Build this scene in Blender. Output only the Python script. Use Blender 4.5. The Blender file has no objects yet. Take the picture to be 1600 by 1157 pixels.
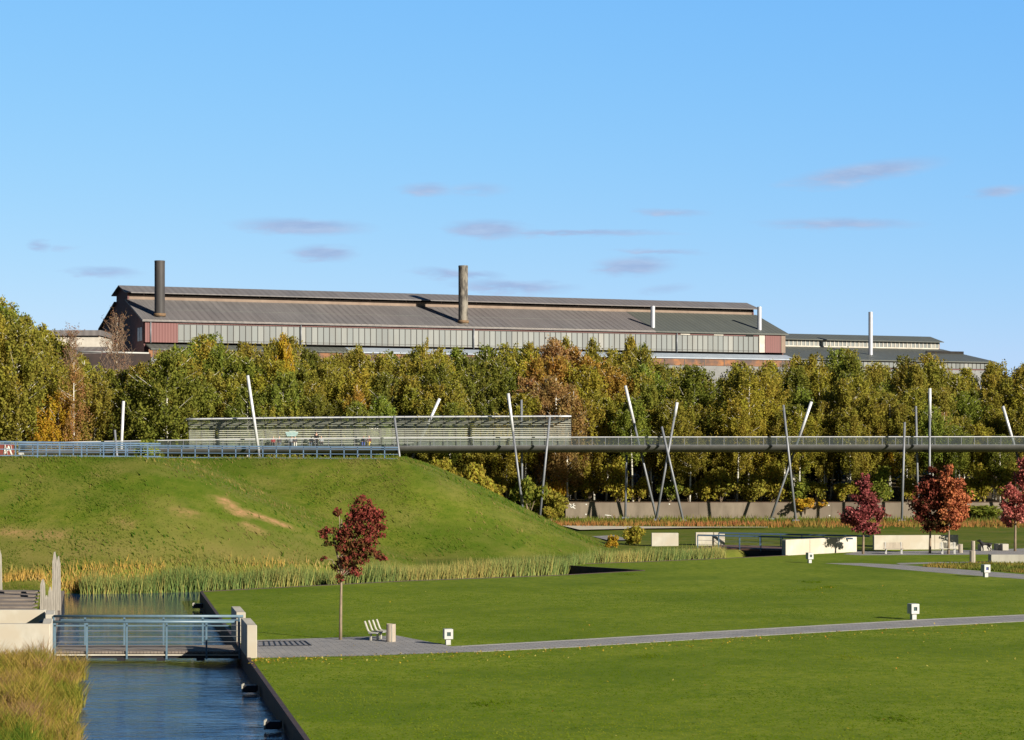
import bpy, math, random
import numpy as np
from mathutils import Vector, Matrix
R = math.radians
D = bpy.data
SC = bpy.context.scene
COL = SC.collection
rnd = random.Random(7)
rng = np.random.default_rng(11)

# ------------------------------------------------------------------ camera, world, sun, exposure
F, CX, HOR, H = 3500.0, 800.0, 690.0, 9.0        # focal length in photo pixels, horizon row, eye height
cam_d = D.cameras.new('camera'); cam = D.objects.new('camera', cam_d); COL.objects.link(cam)
cam.location = (0, 0, H); cam.rotation_euler = (R(90), 0, 0)
cam_d.sensor_width = 36; cam_d.lens = F / 1600 * 36
cam_d.shift_y = (HOR - 578.5) / 1600
cam_d.clip_start = 0.5; cam_d.clip_end = 9000
SC.camera = cam

SUN_EL = 20.5
sx, sy = 0.72, -0.69
n_ = math.hypot(sx, sy); sx /= n_; sy /= n_
SUN = Vector((sx*math.cos(R(SUN_EL)), sy*math.cos(R(SUN_EL)), math.sin(R(SUN_EL))))
sl = D.lights.new('sun', 'SUN'); sl.energy = 5.0; sl.angle = R(0.5); sl.color = (1.0, 0.92, 0.79)
so = D.objects.new('sun', sl); COL.objects.link(so)
so.rotation_euler = (-SUN).to_track_quat('-Z', 'Y').to_euler()
so.location = SUN * 300

SC.view_settings.view_transform = 'Standard'
SC.view_settings.look = 'None'
SC.view_settings.gamma = 1
EXPO = 1.0
SC.view_settings.exposure = EXPO
SC.cycles.transparent_max_bounces = 24
SC.cycles.max_bounces = 6
SC.cycles.diffuse_bounces = 3
SC.cycles.glossy_bounces = 3
SC.cycles.transmission_bounces = 4

W = D.worlds.new('World'); SC.world = W; W.use_nodes = True
wn = W.node_tree; wn.nodes.clear()
def N(nt, typ, **kw):
    n = nt.nodes.new(typ)
    for k, v in kw.items(): setattr(n, k, v)
    return n
def M_(nt, op, a, b=None, c=None, clamp=False):
    n = nt.nodes.new('ShaderNodeMath'); n.operation = op; n.use_clamp = clamp
    for i, v in enumerate((a, b, c)):
        if v is None: continue
        if isinstance(v, (int, float)): n.inputs[i].default_value = v
        else: nt.links.new(v, n.inputs[i])
    return n.outputs[0]
sky = N(wn, 'ShaderNodeTexSky'); sky.sky_type = 'NISHITA'; sky.sun_disc = False
sky.sun_elevation = R(SUN_EL); sky.sun_rotation = math.atan2(sx, sy)
sky.altitude = 100; sky.air_density = 1.0; sky.dust_density = 0.0; sky.ozone_density = 4.0
SKY_S = 0.10
sp_ = N(wn, 'ShaderNodeSeparateColor'); wn.links.new(sky.outputs[0], sp_.inputs[0])
hs = N(wn, 'ShaderNodeCombineColor')
for i_, (gm, gain) in enumerate(((.90,.1123),(.50,.275),(.10,.805))):
    wn.links.new(M_(wn, 'MULTIPLY', M_(wn, 'POWER', sp_.outputs[i_], gm), gain/(SKY_S*2**EXPO)), hs.inputs[i_])
tc = N(wn, 'ShaderNodeTexCoord')
sep = N(wn, 'ShaderNodeSeparateXYZ'); wn.links.new(tc.outputs['Generated'], sep.inputs[0])
dx, dy, dz = sep.outputs
dyc = M_(wn, 'MAXIMUM', dy, 0.05)
az = M_(wn, 'DIVIDE', dx, dyc); el = M_(wn, 'DIVIDE', dz, dyc)
cv = N(wn, 'ShaderNodeCombineXYZ')
wn.links.new(M_(wn, 'MULTIPLY', az, 26.0), cv.inputs[0]); wn.links.new(M_(wn, 'MULTIPLY', el, 120.0), cv.inputs[1])
nz = N(wn, 'ShaderNodeTexNoise'); nz.inputs['Scale'].default_value = 2.0; nz.inputs['Detail'].default_value = 7
nz.inputs['Roughness'].default_value = 0.6; wn.links.new(cv.outputs[0], nz.inputs['Vector'])
nzf = nz.outputs['Fac']
el_w = M_(wn, 'ADD', el, M_(wn, 'MULTIPLY', M_(wn, 'SUBTRACT', nzf, 0.5), 0.006))
az_w = M_(wn, 'ADD', az, M_(wn, 'MULTIPLY', M_(wn, 'SUBTRACT', nzf, 0.5), 0.02))
# thin lens clouds: centre, half width, half height (photo px), slope, strength
CL = [(1350,270,105,11,-0.14,0.8),(1300,286,70,9,-.05,.35),(1310,350,120,7,0.0,.55),(1560,299,45,7,-.12,.6),
      (668,296,45,8,0,.5),(750,296,50,9,0,.32),(760,359,62,10,0.03,.75),(900,364,150,4,0.0,.55),(470,354,95,9,.03,.7),
      (505,396,48,9,0,.85),(990,416,55,11,-.04,.85),(1030,393,70,4,0.03,.45),(1045,332,60,5,.03,.45),
      (715,429,65,7,.08,.6),(800,448,90,8,.03,.65),(160,425,60,6,.02,.5),(60,384,22,7,.1,.45),(1040,452,50,7,-.1,.3),(100,386,30,4,.0,.25)]
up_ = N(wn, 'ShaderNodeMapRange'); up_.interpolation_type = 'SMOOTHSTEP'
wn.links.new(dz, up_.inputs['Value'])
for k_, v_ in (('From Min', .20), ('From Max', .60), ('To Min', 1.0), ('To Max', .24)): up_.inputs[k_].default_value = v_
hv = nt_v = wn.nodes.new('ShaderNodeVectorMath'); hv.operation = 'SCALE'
sd_ = N(wn, 'ShaderNodeMapRange'); sd_.interpolation_type = 'SMOOTHSTEP'   # sky dimming added beside and behind the view, deepens shade on unlit faces
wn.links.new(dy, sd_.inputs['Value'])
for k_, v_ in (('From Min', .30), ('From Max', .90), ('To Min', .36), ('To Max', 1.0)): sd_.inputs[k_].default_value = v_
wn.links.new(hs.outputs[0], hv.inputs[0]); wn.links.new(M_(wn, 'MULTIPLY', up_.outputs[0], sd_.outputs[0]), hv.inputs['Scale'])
dens = None
for (px, py, a, b, sl_, st) in CL:
    a0, e0 = (px-CX)/F, (HOR-py)/F
    u = M_(wn, 'SUBTRACT', az_w, a0)
    v = M_(wn, 'SUBTRACT', M_(wn, 'SUBTRACT', el_w, e0), M_(wn, 'MULTIPLY', u, -sl_))
    uu = M_(wn, 'DIVIDE', u, a/F); vv = M_(wn, 'DIVIDE', v, b*1.3/F)
    r2 = M_(wn, 'ADD', M_(wn, 'MULTIPLY', uu, uu), M_(wn, 'MULTIPLY', vv, vv))
    g = M_(wn, 'MULTIPLY', M_(wn, 'EXPONENT', M_(wn, 'MULTIPLY', r2, -1.2)), min(1.0, st*1.35))
    dens = g if dens is None else M_(wn, 'MAXIMUM', dens, g)
dens = M_(wn, 'MULTIPLY', M_(wn, 'SUBTRACT', M_(wn, 'MULTIPLY', dens, M_(wn, 'ADD', M_(wn, 'MULTIPLY', nzf, 2.6), 0.0)), .13), 1.25, None, True)
dens = M_(wn, 'MULTIPLY', dens, M_(wn, 'GREATER_THAN', dy, 0.05))
cm = N(wn, 'ShaderNodeMix', data_type='RGBA')
wn.links.new(M_(wn, 'MULTIPLY', dens, 0.95), cm.inputs['Factor'])
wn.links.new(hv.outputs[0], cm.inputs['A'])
ct = N(wn, 'ShaderNodeMix', data_type='RGBA')
wn.links.new(M_(wn, 'MULTIPLY', M_(wn, 'SUBTRACT', nzf, .38), 3.2, None, True), ct.inputs['Factor'])
ct.inputs['A'].default_value = tuple(v/(SKY_S*2**EXPO) for v in (.335,.475,.74)) + (1,)
ct.inputs['B'].default_value = tuple(v/(SKY_S*2**EXPO) for v in (.43,.575,.82)) + (1,)
wn.links.new(ct.outputs['Result'], cm.inputs['B'])
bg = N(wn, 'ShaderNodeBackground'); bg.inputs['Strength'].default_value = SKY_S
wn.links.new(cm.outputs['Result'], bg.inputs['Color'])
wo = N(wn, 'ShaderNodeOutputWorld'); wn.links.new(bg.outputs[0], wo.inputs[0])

# ------------------------------------------------------------------ helpers
def G(px, py, z=0.0):
    Y = (H - z) * F / (py - HOR)
    return Vector(((px-CX)/F*Y, Y, z))
def P(px, py, Y):
    return Vector(((px-CX)/F*Y, Y, H - (py-HOR)/F*Y))

def new_mat(name):
    m = D.materials.new(name); m.use_nodes = True
    nt = m.node_tree; b = nt.nodes['Principled BSDF']
    return m, nt, b
def ramp(nt, fac, stops, interp='LINEAR'):
    n = nt.nodes.new('ShaderNodeValToRGB'); n.color_ramp.interpolation = interp
    els = n.color_ramp.elements
    while len(els) < len(stops): els.new(0.5)
    for e, (p, c) in zip(els, stops): e.position = p; e.color = (*c, 1)
    nt.links.new(fac, n.inputs[0]); return n.outputs[0]
def noise(nt, scale, detail=4, rough=.6, vec=None, stretch=None, coord='Object'):
    n = nt.nodes.new('ShaderNodeTexNoise'); n.inputs['Scale'].default_value = scale
    n.inputs['Detail'].default_value = detail; n.inputs['Roughness'].default_value = rough
    if vec is None:
        t = nt.nodes.new('ShaderNodeTexCoord'); vec = t.outputs[coord]
    if stretch:
        mp = nt.nodes.new('ShaderNodeMapping'); mp.inputs['Scale'].default_value = stretch
        nt.links.new(vec, mp.inputs['Vector']); vec = mp.outputs[0]
    nt.links.new(vec, n.inputs['Vector'])
    return n.outputs['Fac']
def mixc(nt, fac, a, b, mode='MIX'):
    n = nt.nodes.new('ShaderNodeMix'); n.data_type = 'RGBA'; n.blend_type = mode
    for s, v in (('Factor', fac), ('A', a), ('B', b)):
        if isinstance(v, (int, float)): n.inputs[s].default_value = v
        elif isinstance(v, tuple): n.inputs[s].default_value = (*v, 1)
        else: nt.links.new(v, n.inputs[s])
    return n.outputs['Result']
def bump(nt, b, h, strength=.3, dist=.02):
    n = nt.nodes.new('ShaderNodeBump'); n.inputs['Strength'].default_value = strength
    n.inputs['Distance'].default_value = dist
    nt.links.new(h, n.inputs['Height']); nt.links.new(n.outputs[0], b.inputs['Normal'])
def mat(name, c1, c2=None, scale=2.0, rough=.7, metal=0.0, stretch=None, bmp=0, lo=.35, hi=.65, detail=5, spec=.3, dist=.02, c3=None, s3=.3):
    m, nt, b = new_mat(name)
    b.inputs['Roughness'].default_value = rough; b.inputs['Metallic'].default_value = metal
    b.inputs['Specular IOR Level'].default_value = spec
    if c2 is None: c2 = tuple(x*.8 for x in c1)
    f = noise(nt, scale, detail, .65, stretch=stretch)
    c = ramp(nt, f, [(lo, c1), (hi, c2)])
    if c3:
        f3 = noise(nt, s3, 3, .6)
        c = mixc(nt, ramp(nt, f3, [(.42, (0,0,0)), (.62, (1,1,1))]), c, c3)
    nt.links.new(c, b.inputs['Base Color'])
    if bmp: bump(nt, b, f, bmp, dist)
    return m

class MB:
    def __init__(s): s.v = []; s.f = []; s.mi = []; s.cur = 0
    def add(s, vs, fs):
        o = len(s.v); s.v += [tuple(v) for v in vs]
        s.f += [tuple(i+o for i in f) for f in fs]; s.mi += [s.cur]*len(fs)
        return s
    def box(s, c, size, rz=0.0, bev=0.0):
        x, y, z = (d/2 for d in size); ca, sa = math.cos(rz), math.sin(rz)
        if bev:
            b = min(bev, x*.9, y*.9, z*.9); vs = []
            for sz, ins in ((-z, b), (-z+b, 0), (z-b, 0), (z, b)):
                for (qx, qy) in ((-1,-1),(1,-1),(1,1),(-1,1)):
                    vs.append((qx*(x-ins), qy*(y-ins), sz))
            fs = [(3,2,1,0),(12,13,14,15)]
            for k in range(3):
                for j in range(4):
                    a=k*4+j; d=k*4+(j+1)%4; fs.append((a,d,d+4,a+4))
        else:
            vs = [(i*x, j*y, k*z) for k in (-1,1) for j in (-1,1) for i in (-1,1)]
            fs = [(0,2,3,1),(4,5,7,6),(0,1,5,4),(2,6,7,3),(0,4,6,2),(1,3,7,5)]
        return s.add([(c[0]+a*ca-b_*sa, c[1]+a*sa+b_*ca, c[2]+d) for a, b_, d in vs], fs)
    def beam(s, p0, p1, w, h):
        p0, p1 = Vector(p0), Vector(p1); d = (p1-p0).normalized()
        up = Vector((0,0,1)) if abs(d.z) < .95 else Vector((0,1,0))
        sd = d.cross(up).normalized()*w/2; u = sd.cross(d).normalized()*h/2
        vs = [p+a*sd+b*u for p in (p0,p1) for a,b in ((-1,-1),(1,-1),(1,1),(-1,1))]
        return s.add(vs, [(0,1,2,3),(7,6,5,4),(0,4,5,1),(1,5,6,2),(2,6,7,3),(3,7,4,0)])
    def tube(s, pts, rs, n=8, caps=True):
        pts = [Vector(p) for p in pts]
        if isinstance(rs, (int, float)): rs = [rs]*len(pts)
        vs = []; fs = []; ref = None
        for i, p in enumerate(pts):
            d = (pts[min(i+1, len(pts)-1)] - pts[max(i-1, 0)]).normalized()
            if ref is None:
                ref = Vector((1,0,0)) if abs(d.x) < .9 else Vector((0,1,0))
            a = (ref - d*ref.dot(d)).normalized(); b = d.cross(a); ref = a
            for k in range(n):
                t = 2*math.pi*k/n; vs.append(p + (a*math.cos(t)+b*math.sin(t))*rs[i])
        for i in range(len(pts)-1):
            for k in range(n):
                k2 = (k+1) % n; fs.append((i*n+k, i*n+k2, (i+1)*n+k2, (i+1)*n+k))
        if caps:
            fs.append(tuple(range(n-1,-1,-1))); fs.append(tuple((len(pts)-1)*n+k for k in range(n)))
        return s.add(vs, fs)
    def prism(s, pts, z0, z1):
        n = len(pts); vs = [(p[0],p[1],z0) for p in pts]+[(p[0],p[1],z1) for p in pts]
        fs = [tuple(range(n-1,-1,-1)), tuple(range(n,2*n))] + [(i,(i+1)%n,n+(i+1)%n,n+i) for i in range(n)]
        return s.add(vs, fs)
    def quad(s, *p): return s.add(p, [tuple(range(len(p)))])
    def build(s, name, m, parent=None, off=None, smooth=False):
        me = D.meshes.new(name)
        vs = s.v if off is None else [(x-off[0], y-off[1], z-off[2]) for x, y, z in s.v]
        me.from_pydata(vs, [], s.f); me.update()
        ms = m if isinstance(m, (list, tuple)) else [m]
        for q in ms: me.materials.append(q)
        if len(ms) > 1: me.polygons.foreach_set('material_index', s.mi)
        if smooth: me.polygons.foreach_set('use_smooth', [True]*len(me.polygons))
        o = D.objects.new(name, me); COL.objects.link(o)
        if parent is not None: o.parent = parent
        return o
def smooth_by_angle(o, deg=40):
    me = o.data
    me.polygons.foreach_set('use_smooth', [True]*len(me.polygons))
    try: me.set_sharp_from_angle(angle=R(deg))
    except Exception: pass
    return o
def tag(o, label=None, cat=None, group=None, kind=None):
    if label: o['label'] = label
    if cat: o['category'] = cat
    if group: o['group'] = group
    if kind: o['kind'] = kind
    return o
def root(name, loc, label, cat, group=None, rz=0.0):
    o = D.objects.new(name, None); COL.objects.link(o); o.location = loc; o.rotation_euler = (0,0,rz)
    o.empty_display_size = .2
    return tag(o, label, cat, group)
def copy_tree(o, parent=None):
    c = o.copy(); COL.objects.link(c)
    if parent is not None: c.parent = parent
    for ch in list(o.children): copy_tree(ch, c)
    return c
def np_mesh(name, verts, faces, m, fattr=None, fcol=None, parent=None):
    """verts (N,3), faces (M,k) numpy; fattr dict of per-face floats; fcol (M,3) face colour"""
    me = D.meshes.new(name); k = faces.shape[1]
    me.vertices.add(len(verts)); me.vertices.foreach_set('co', verts.astype(np.float32).ravel())
    me.loops.add(faces.size); me.loops.foreach_set('vertex_index', faces.astype(np.int32).ravel())
    me.polygons.add(len(faces))
    me.polygons.foreach_set('loop_start', np.arange(0, faces.size, k, dtype=np.int32))
    me.update(calc_edges=True)
    if fattr:
        for nm, arr in fattr.items():
            a = me.attributes.new(nm, 'FLOAT', 'FACE'); a.data.foreach_set('value', arr.astype(np.float32))
    if fcol is not None:
        a = me.attributes.new('gcol', 'FLOAT_COLOR', 'FACE')
        a.data.foreach_set('color', np.c_[fcol, np.ones(len(fcol))].astype(np.float32).ravel())
    me.materials.append(m)
    o = D.objects.new(name, me); COL.objects.link(o)
    if parent is not None: o.parent = parent
    return o

# ------------------------------------------------------------------ materials
def grass_mat(name, dark, mid_c, light, dry=None, earth=None, fine=9.0, bmp=.35, mid=2.2):
    m, nt, b = new_mat(name)
    b.inputs['Roughness'].default_value = .9; b.inputs['Specular IOR Level'].default_value = .05
    f1 = noise(nt, fine, 4, .7); fm_ = noise(nt, mid, 5, .75, stretch=(.8, .55, 1)); fc = M_(nt, 'ADD', M_(nt, 'MULTIPLY', f1, .4), M_(nt, 'MULTIPLY', fm_, .6)); f2 = noise(nt, .35, 6, .72); f3 = noise(nt, .09, 5, .65)
    c = ramp(nt, fc, [(.40, dark), (.50, mid_c), (.61, light)])
    c = mixc(nt, M_(nt, 'MULTIPLY', ramp(nt, f2, [(.35, (0,0,0)), (.7, (1,1,1))]), .55), c, light)
    c = mixc(nt, M_(nt, 'MULTIPLY', ramp(nt, f3, [(.42, (0,0,0)), (.62, (1,1,1))]), .6), c, dark)
    if dry is not None:
        at = nt.nodes.new('ShaderNodeAttribute'); at.attribute_name = 'dry'
        f4 = noise(nt, .22, 5, .65)
        dm = M_(nt, 'MULTIPLY', ramp(nt, f4, [(.46, (0,0,0)), (.68, (1,1,1))]), .42)
        c = mixc(nt, M_(nt, 'ADD', dm, at.outputs['Fac'], None, True), c, dry)
        ae = nt.nodes.new('ShaderNodeAttribute'); ae.attribute_name = 'earth'
        ef = M_(nt, 'MULTIPLY', ae.outputs['Fac'], M_(nt, 'ADD', M_(nt, 'MULTIPLY', noise(nt, 2.5, 4, .7), 2.4), -.55), None, True)
        c = mixc(nt, ef, c, earth)
    nt.links.new(c, b.inputs['Base Color'])
    bump(nt, b, f1, bmp, .06)
    return m
m_lawn = grass_mat('lawn_grass', (.064,.110,.005), (.114,.164,.007), (.184,.214,.024), fine=10, bmp=.25)
m_terr = grass_mat('meadow_grass', (.042,.080,.005), (.082,.112,.009), (.128,.136,.022), dry=(.175,.145,.045), earth=(.33,.185,.095), fine=7, bmp=.35, mid=1.1)
m_ground = mat('soil_ground', (.06,.07,.03), (.09,.09,.045), .15, .95)
m_woodfl = mat('leaf_litter', (.10,.055,.022), (.045,.045,.014), .8, .95, bmp=.4, dist=.1)
m_conc = mat('pale_concrete', (.46,.43,.36), (.35,.325,.265), .9, .8, bmp=.15, c3=(.38,.335,.26), s3=.6, stretch=(1,1,.6))
m_conc2 = mat('weathered_concrete', (.36,.345,.29), (.25,.235,.20), .7, .85, stretch=(1,1,.25), bmp=.15)
m_wallc = mat('old_grey_concrete', (.225,.185,.14), (.14,.115,.085), .5, .9, stretch=(1,1,.35), bmp=.2, c3=(.12,.095,.07), s3=.12)
m_corten = mat('rusty_steel_edge', (.060,.035,.028), (.035,.022,.02), 1.5, .7, bmp=.1)
m_dark = mat('dark_steel', (.02,.02,.024), (.012,.012,.015), 2, .6)
m_blue = mat('blue_grey_paint', (.095,.155,.235), (.075,.125,.20), 3, .5, spec=.3)
m_teal = mat('grey_blue_steel', (.095,.155,.20), (.075,.125,.165), 3, .4, spec=.5)
m_galv = mat('galvanised_steel', (.19,.20,.22), (.145,.155,.17), 2.5, .5, metal=.2, spec=.5)
m_white = mat('silver_white_metal', (.60,.61,.62), (.50,.51,.53), 2.0, .4, metal=.2, spec=.5)
m_deckw = mat('grey_timber', (.20,.165,.135), (.12,.10,.085), 3, .85, stretch=(.3,4,1), bmp=.2)
m_plank = mat('weathered_plank', (.29,.265,.225), (.17,.155,.13), 3.5, .85, stretch=(5,5,.35), bmp=.3)
m_lampw = mat('white_lamp_paint', (.40,.40,.38), (.345,.345,.325), 3, .5)
m_lens = mat('dark_lamp_lens', (.055,.085,.085), (.035,.055,.06), 4, .12, spec=.6)
m_lensb = mat('blue_lamp_lens', (.05,.06,.20), (.03,.04,.13), 4, .12, spec=.6)
m_brown = mat('fluted_bin_stone', (.37,.315,.25), (.26,.22,.175), 5, .8, stretch=(1,1,.2))
m_strap = mat('pale_bench_slats', (.38,.365,.31), (.30,.285,.24), 5, .6)
m_seatg = mat('grey_bench_seat', (.36,.36,.38), (.29,.29,.31), 5, .6)
def paver_mat():
    m, nt, b = new_mat('grey_pavers'); b.inputs['Roughness'].default_value = .85; b.inputs['Specular IOR Level'].default_value = .15
    t = nt.nodes.new('ShaderNodeTexCoord'); mp = nt.nodes.new('ShaderNodeMapping'); mp.inputs['Rotation'].default_value = (0,0,R(-12))
    nt.links.new(t.outputs['Object'], mp.inputs[0])
    br = nt.nodes.new('ShaderNodeTexBrick'); br.inputs['Scale'].default_value = 1.0
    br.inputs['Brick Width'].default_value = .6; br.inputs['Row Height'].default_value = .3; br.inputs['Mortar Size'].default_value = .018
    br.inputs['Color1'].default_value = (.285,.275,.265,1); br.inputs['Color2'].default_value = (.235,.23,.225,1); br.inputs['Mortar'].default_value = (.13,.125,.12,1)
    nt.links.new(mp.outputs[0], br.inputs['Vector'])
    f = noise(nt, .9, 5, .65)
    c = mixc(nt, .8, br.outputs['Color'], ramp(nt, f, [(.3, (.74,.74,.76)), (.7, (1.12,1.1,1.08))]), 'MULTIPLY')
    nt.links.new(c, b.inputs['Base Color']); return m
m_pave = paver_mat()
m_kerb = mat('pale_kerb_stone', (.22,.215,.20), (.17,.165,.155), 2, .85)
m_path_pale = mat('pale_gravel', (.50,.45,.34), (.42,.375,.29), 1.2, .9)
def water_mat():
    m, nt, b = new_mat('canal_water')
    b.inputs['Base Color'].default_value = (.006,.032,.095,1); b.inputs['Roughness'].default_value = .04
    b.inputs['IOR'].default_value = 1.333; b.inputs['Specular IOR Level'].default_value = .5
    t = nt.nodes.new('ShaderNodeTexCoord')
    f1 = noise(nt, 1.15, 5, .6, vec=t.outputs['Object'], stretch=(.7, 1.5, 1))
    f2 = noise(nt, .35, 2, .5, vec=t.outputs['Object'])
    sx_ = nt.nodes.new('ShaderNodeSeparateXYZ'); nt.links.new(t.outputs['Object'], sx_.inputs[0])
    calm = nt.nodes.new('ShaderNodeMapRange'); calm.interpolation_type = 'SMOOTHSTEP'; nt.links.new(sx_.outputs[1], calm.inputs['Value'])
    for k_, v_ in (('From Min', 117), ('From Max', 127), ('To Min', 1.0), ('To Max', .10)): calm.inputs[k_].default_value = v_
    f1 = M_(nt, 'MULTIPLY', f1, calm.outputs[0])
    hgt = M_(nt, 'MULTIPLY', f1, ramp(nt, f2, [(.35, (.45,)*3), (.6, (1,1,1))]))
    bump(nt, b, hgt, .8, .15)
    return m
m_water = water_mat()
def leaf_mat(name, stops=None, trans=.46):
    m = D.materials.new(name); m.use_nodes = True; nt = m.node_tree; nt.nodes.clear()
    a1 = N(nt, 'ShaderNodeAttribute', attribute_name='fv'); a2 = N(nt, 'ShaderNodeAttribute', attribute_name='fh')
    if stops: base = ramp(nt, a2.outputs['Fac'], stops)
    else:
        oi = N(nt, 'ShaderNodeObjectInfo')
        h = N(nt, 'ShaderNodeHueSaturation')
        nt.links.new(oi.outputs['Color'], h.inputs['Color'])
        nt.links.new(M_(nt, 'ADD', M_(nt, 'MULTIPLY', a2.outputs['Fac'], .055), .462), h.inputs['Hue'])
        base = h.outputs[0]
    br = M_(nt, 'ADD', M_(nt, 'MULTIPLY', a1.outputs['Fac'], .66), .74)
    sc_ = nt.nodes.new('ShaderNodeVectorMath'); sc_.operation = 'SCALE'
    nt.links.new(base, sc_.inputs[0]); nt.links.new(br, sc_.inputs['Scale'])
    d = N(nt, 'ShaderNodeBsdfDiffuse'); t = N(nt, 'ShaderNodeBsdfTranslucent')
    nt.links.new(sc_.outputs[0], d.inputs[0]); nt.links.new(sc_.outputs[0], t.inputs[0])
    mx = N(nt, 'ShaderNodeMixShader'); mx.inputs[0].default_value = trans
    nt.links.new(d.outputs[0], mx.inputs[1]); nt.links.new(t.outputs[0], mx.inputs[2])
    o = N(nt, 'ShaderNodeOutputMaterial'); nt.links.new(mx.outputs[0], o.inputs[0])
    return m
m_leaf = leaf_mat('autumn_leaves')
def blade_mat(name, up=0.0, tr=.45):
    m = D.materials.new(name); m.use_nodes = True; nt = m.node_tree; nt.nodes.clear()
    a = N(nt, 'ShaderNodeAttribute', attribute_name='gcol')
    d = N(nt, 'ShaderNodeBsdfDiffuse'); t = N(nt, 'ShaderNodeBsdfTranslucent')
    ge = N(nt, 'ShaderNodeNewGeometry'); vm = N(nt, 'ShaderNodeVectorMath', operation='MULTIPLY_ADD')
    nt.links.new(ge.outputs['Normal'], vm.inputs[0]); vm.inputs[1].default_value = (1-up,)*3; vm.inputs[2].default_value = (0,0,up)
    vn = N(nt, 'ShaderNodeVectorMath', operation='NORMALIZE'); nt.links.new(vm.outputs[0], vn.inputs[0])
    if up > 0: nt.links.new(vn.outputs[0], d.inputs['Normal'])
    nt.links.new(a.outputs['Color'], d.inputs[0]); nt.links.new(a.outputs['Color'], t.inputs[0])
    mx = N(nt, 'ShaderNodeMixShader'); mx.inputs[0].default_value = tr
    nt.links.new(d.outputs[0], mx.inputs[1]); nt.links.new(t.outputs[0], mx.inputs[2])
    o = N(nt, 'ShaderNodeOutputMaterial'); nt.links.new(mx.outputs[0], o.inputs[0]); return m
m_blade = blade_mat('grass_blades')
m_turf = blade_mat('turf_blades', .8, .08)
m_reed = blade_mat('reed_blades', .3, .3)
def bark_birch():
    m, nt, b = new_mat('birch_bark'); b.inputs['Roughness'].default_value = .8
    f = noise(nt, 1.2, 4, .7, stretch=(.6,.6,2.2))
    nt.links.new(ramp(nt, f, [(.34, (.03,.027,.022)), (.46, (.52,.49,.42)), (.8, (.66,.63,.55))]), b.inputs['Base Color']); return m
m_birch = bark_birch()
m_bark = mat('brown_bark', (.24,.18,.12), (.15,.115,.08), 5, .9, stretch=(3,3,.6), bmp=.3)
m_twig = mat('bare_twigs', (.20,.135,.09), (.13,.09,.06), 3, .9)
def glass_mat(name, tint, trans, rough=.15):
    m = D.materials.new(name); m.use_nodes = True; nt = m.node_tree; nt.nodes.clear()
    t = N(nt, 'ShaderNodeBsdfTransparent'); t.inputs[0].default_value = (.93,.96,.95,1)
    d = N(nt, 'ShaderNodeBsdfDiffuse')
    f = noise(nt, .5, 4, .65)
    nt.links.new(ramp(nt, f, [(.35, tuple(x*.7 for x in tint)), (.65, tint)]), d.inputs[0])
    g = N(nt, 'ShaderNodeBsdfGlossy'); g.inputs['Roughness'].default_value = rough
    m1 = N(nt, 'ShaderNodeMixShader'); m1.inputs[0].default_value = .12
    tl = N(nt, 'ShaderNodeBsdfTranslucent'); tl.inputs[0].default_value = (*tint, 1)
    m0 = N(nt, 'ShaderNodeMixShader'); m0.inputs[0].default_value = .5
    nt.links.new(d.outputs[0], m0.inputs[1]); nt.links.new(tl.outputs[0], m0.inputs[2])
    nt.links.new(m0.outputs[0], m1.inputs[1]); nt.links.new(g.outputs[0], m1.inputs[2])
    m2 = N(nt, 'ShaderNodeMixShader'); m2.inputs[0].default_value = trans
    nt.links.new(m1.outputs[0], m2.inputs[1]); nt.links.new(t.outputs[0], m2.inputs[2])
    o = N(nt, 'ShaderNodeOutputMaterial'); nt.links.new(m2.outputs[0], o.inputs[0]); return m
m_glassp = glass_mat('dusty_parapet_glass', (.16,.185,.17), .74)
m_glassc = glass_mat('dusty_canopy_glass', (.55,.62,.54), .56)

# ------------------------------------------------------------------ terrain
def xl(Y): return -1.8 - .18657*Y          # left canal edge
def xr(Y): return 6.323 - .18657*Y         # right canal edge
BX = [-200,-35,-24,-15,-6.6,2.6,8,16,20,24,27]
BY = [139,141,142.8,146.5,153,161,173,182,186,190,194]
def ybank(X): return np.interp(X, BX, BY)
def softramp(t):                             # 1 at t<=0 .. 0 at t>=1, eased at both ends
    t = np.clip(t, -.2, 1.15)
    a = np.clip(t, 0, 1)
    s = a*a*(3-2*a)
    return 1 - (.72*a + .28*s)
def mound(X, Y):
    dL = np.hypot(np.maximum(0, (X+26.5)*.95), np.maximum(0, np.maximum(160-Y, Y-206)))
    dR = np.hypot(np.maximum(0, X+9.5), np.maximum(0, np.maximum(188-Y, Y-204)))
    zL = (7.85-.6*np.clip((Y-160)/27,0,1))*softramp(dL/18.8); zR = 7.5*softramp(dR/17.6)
    zL = np.where(dL > 18.8, 0, zL); zR = np.where(dR > 17.6, 0, zR)
    k = .5
    m_ = np.log(np.exp(zL/k)+np.exp(zR/k))*k
    return np.maximum(zL, zR) + (m_-np.maximum(zL, zR))*np.clip(np.maximum(zL, zR)/3, 0, 1)*np.clip((6.6-np.maximum(zL, zR))/2.5, 0, 1)
def vnoise(X, Y, s, seed):
    r = np.random.default_rng(seed); t = r.random((64, 64))
    x = X/s; y = Y/s; xi = np.floor(x).astype(int); yi = np.floor(y).astype(int)
    fx = x-xi; fy = y-yi; fx = fx*fx*(3-2*fx); fy = fy*fy*(3-2*fy)
    g = lambda a, b: t[a % 64, b % 64]
    return (g(xi,yi)*(1-fx)+g(xi+1,yi)*fx)*(1-fy) + (g(xi,yi+1)*(1-fx)+g(xi+1,yi+1)*fx)*fy
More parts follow.
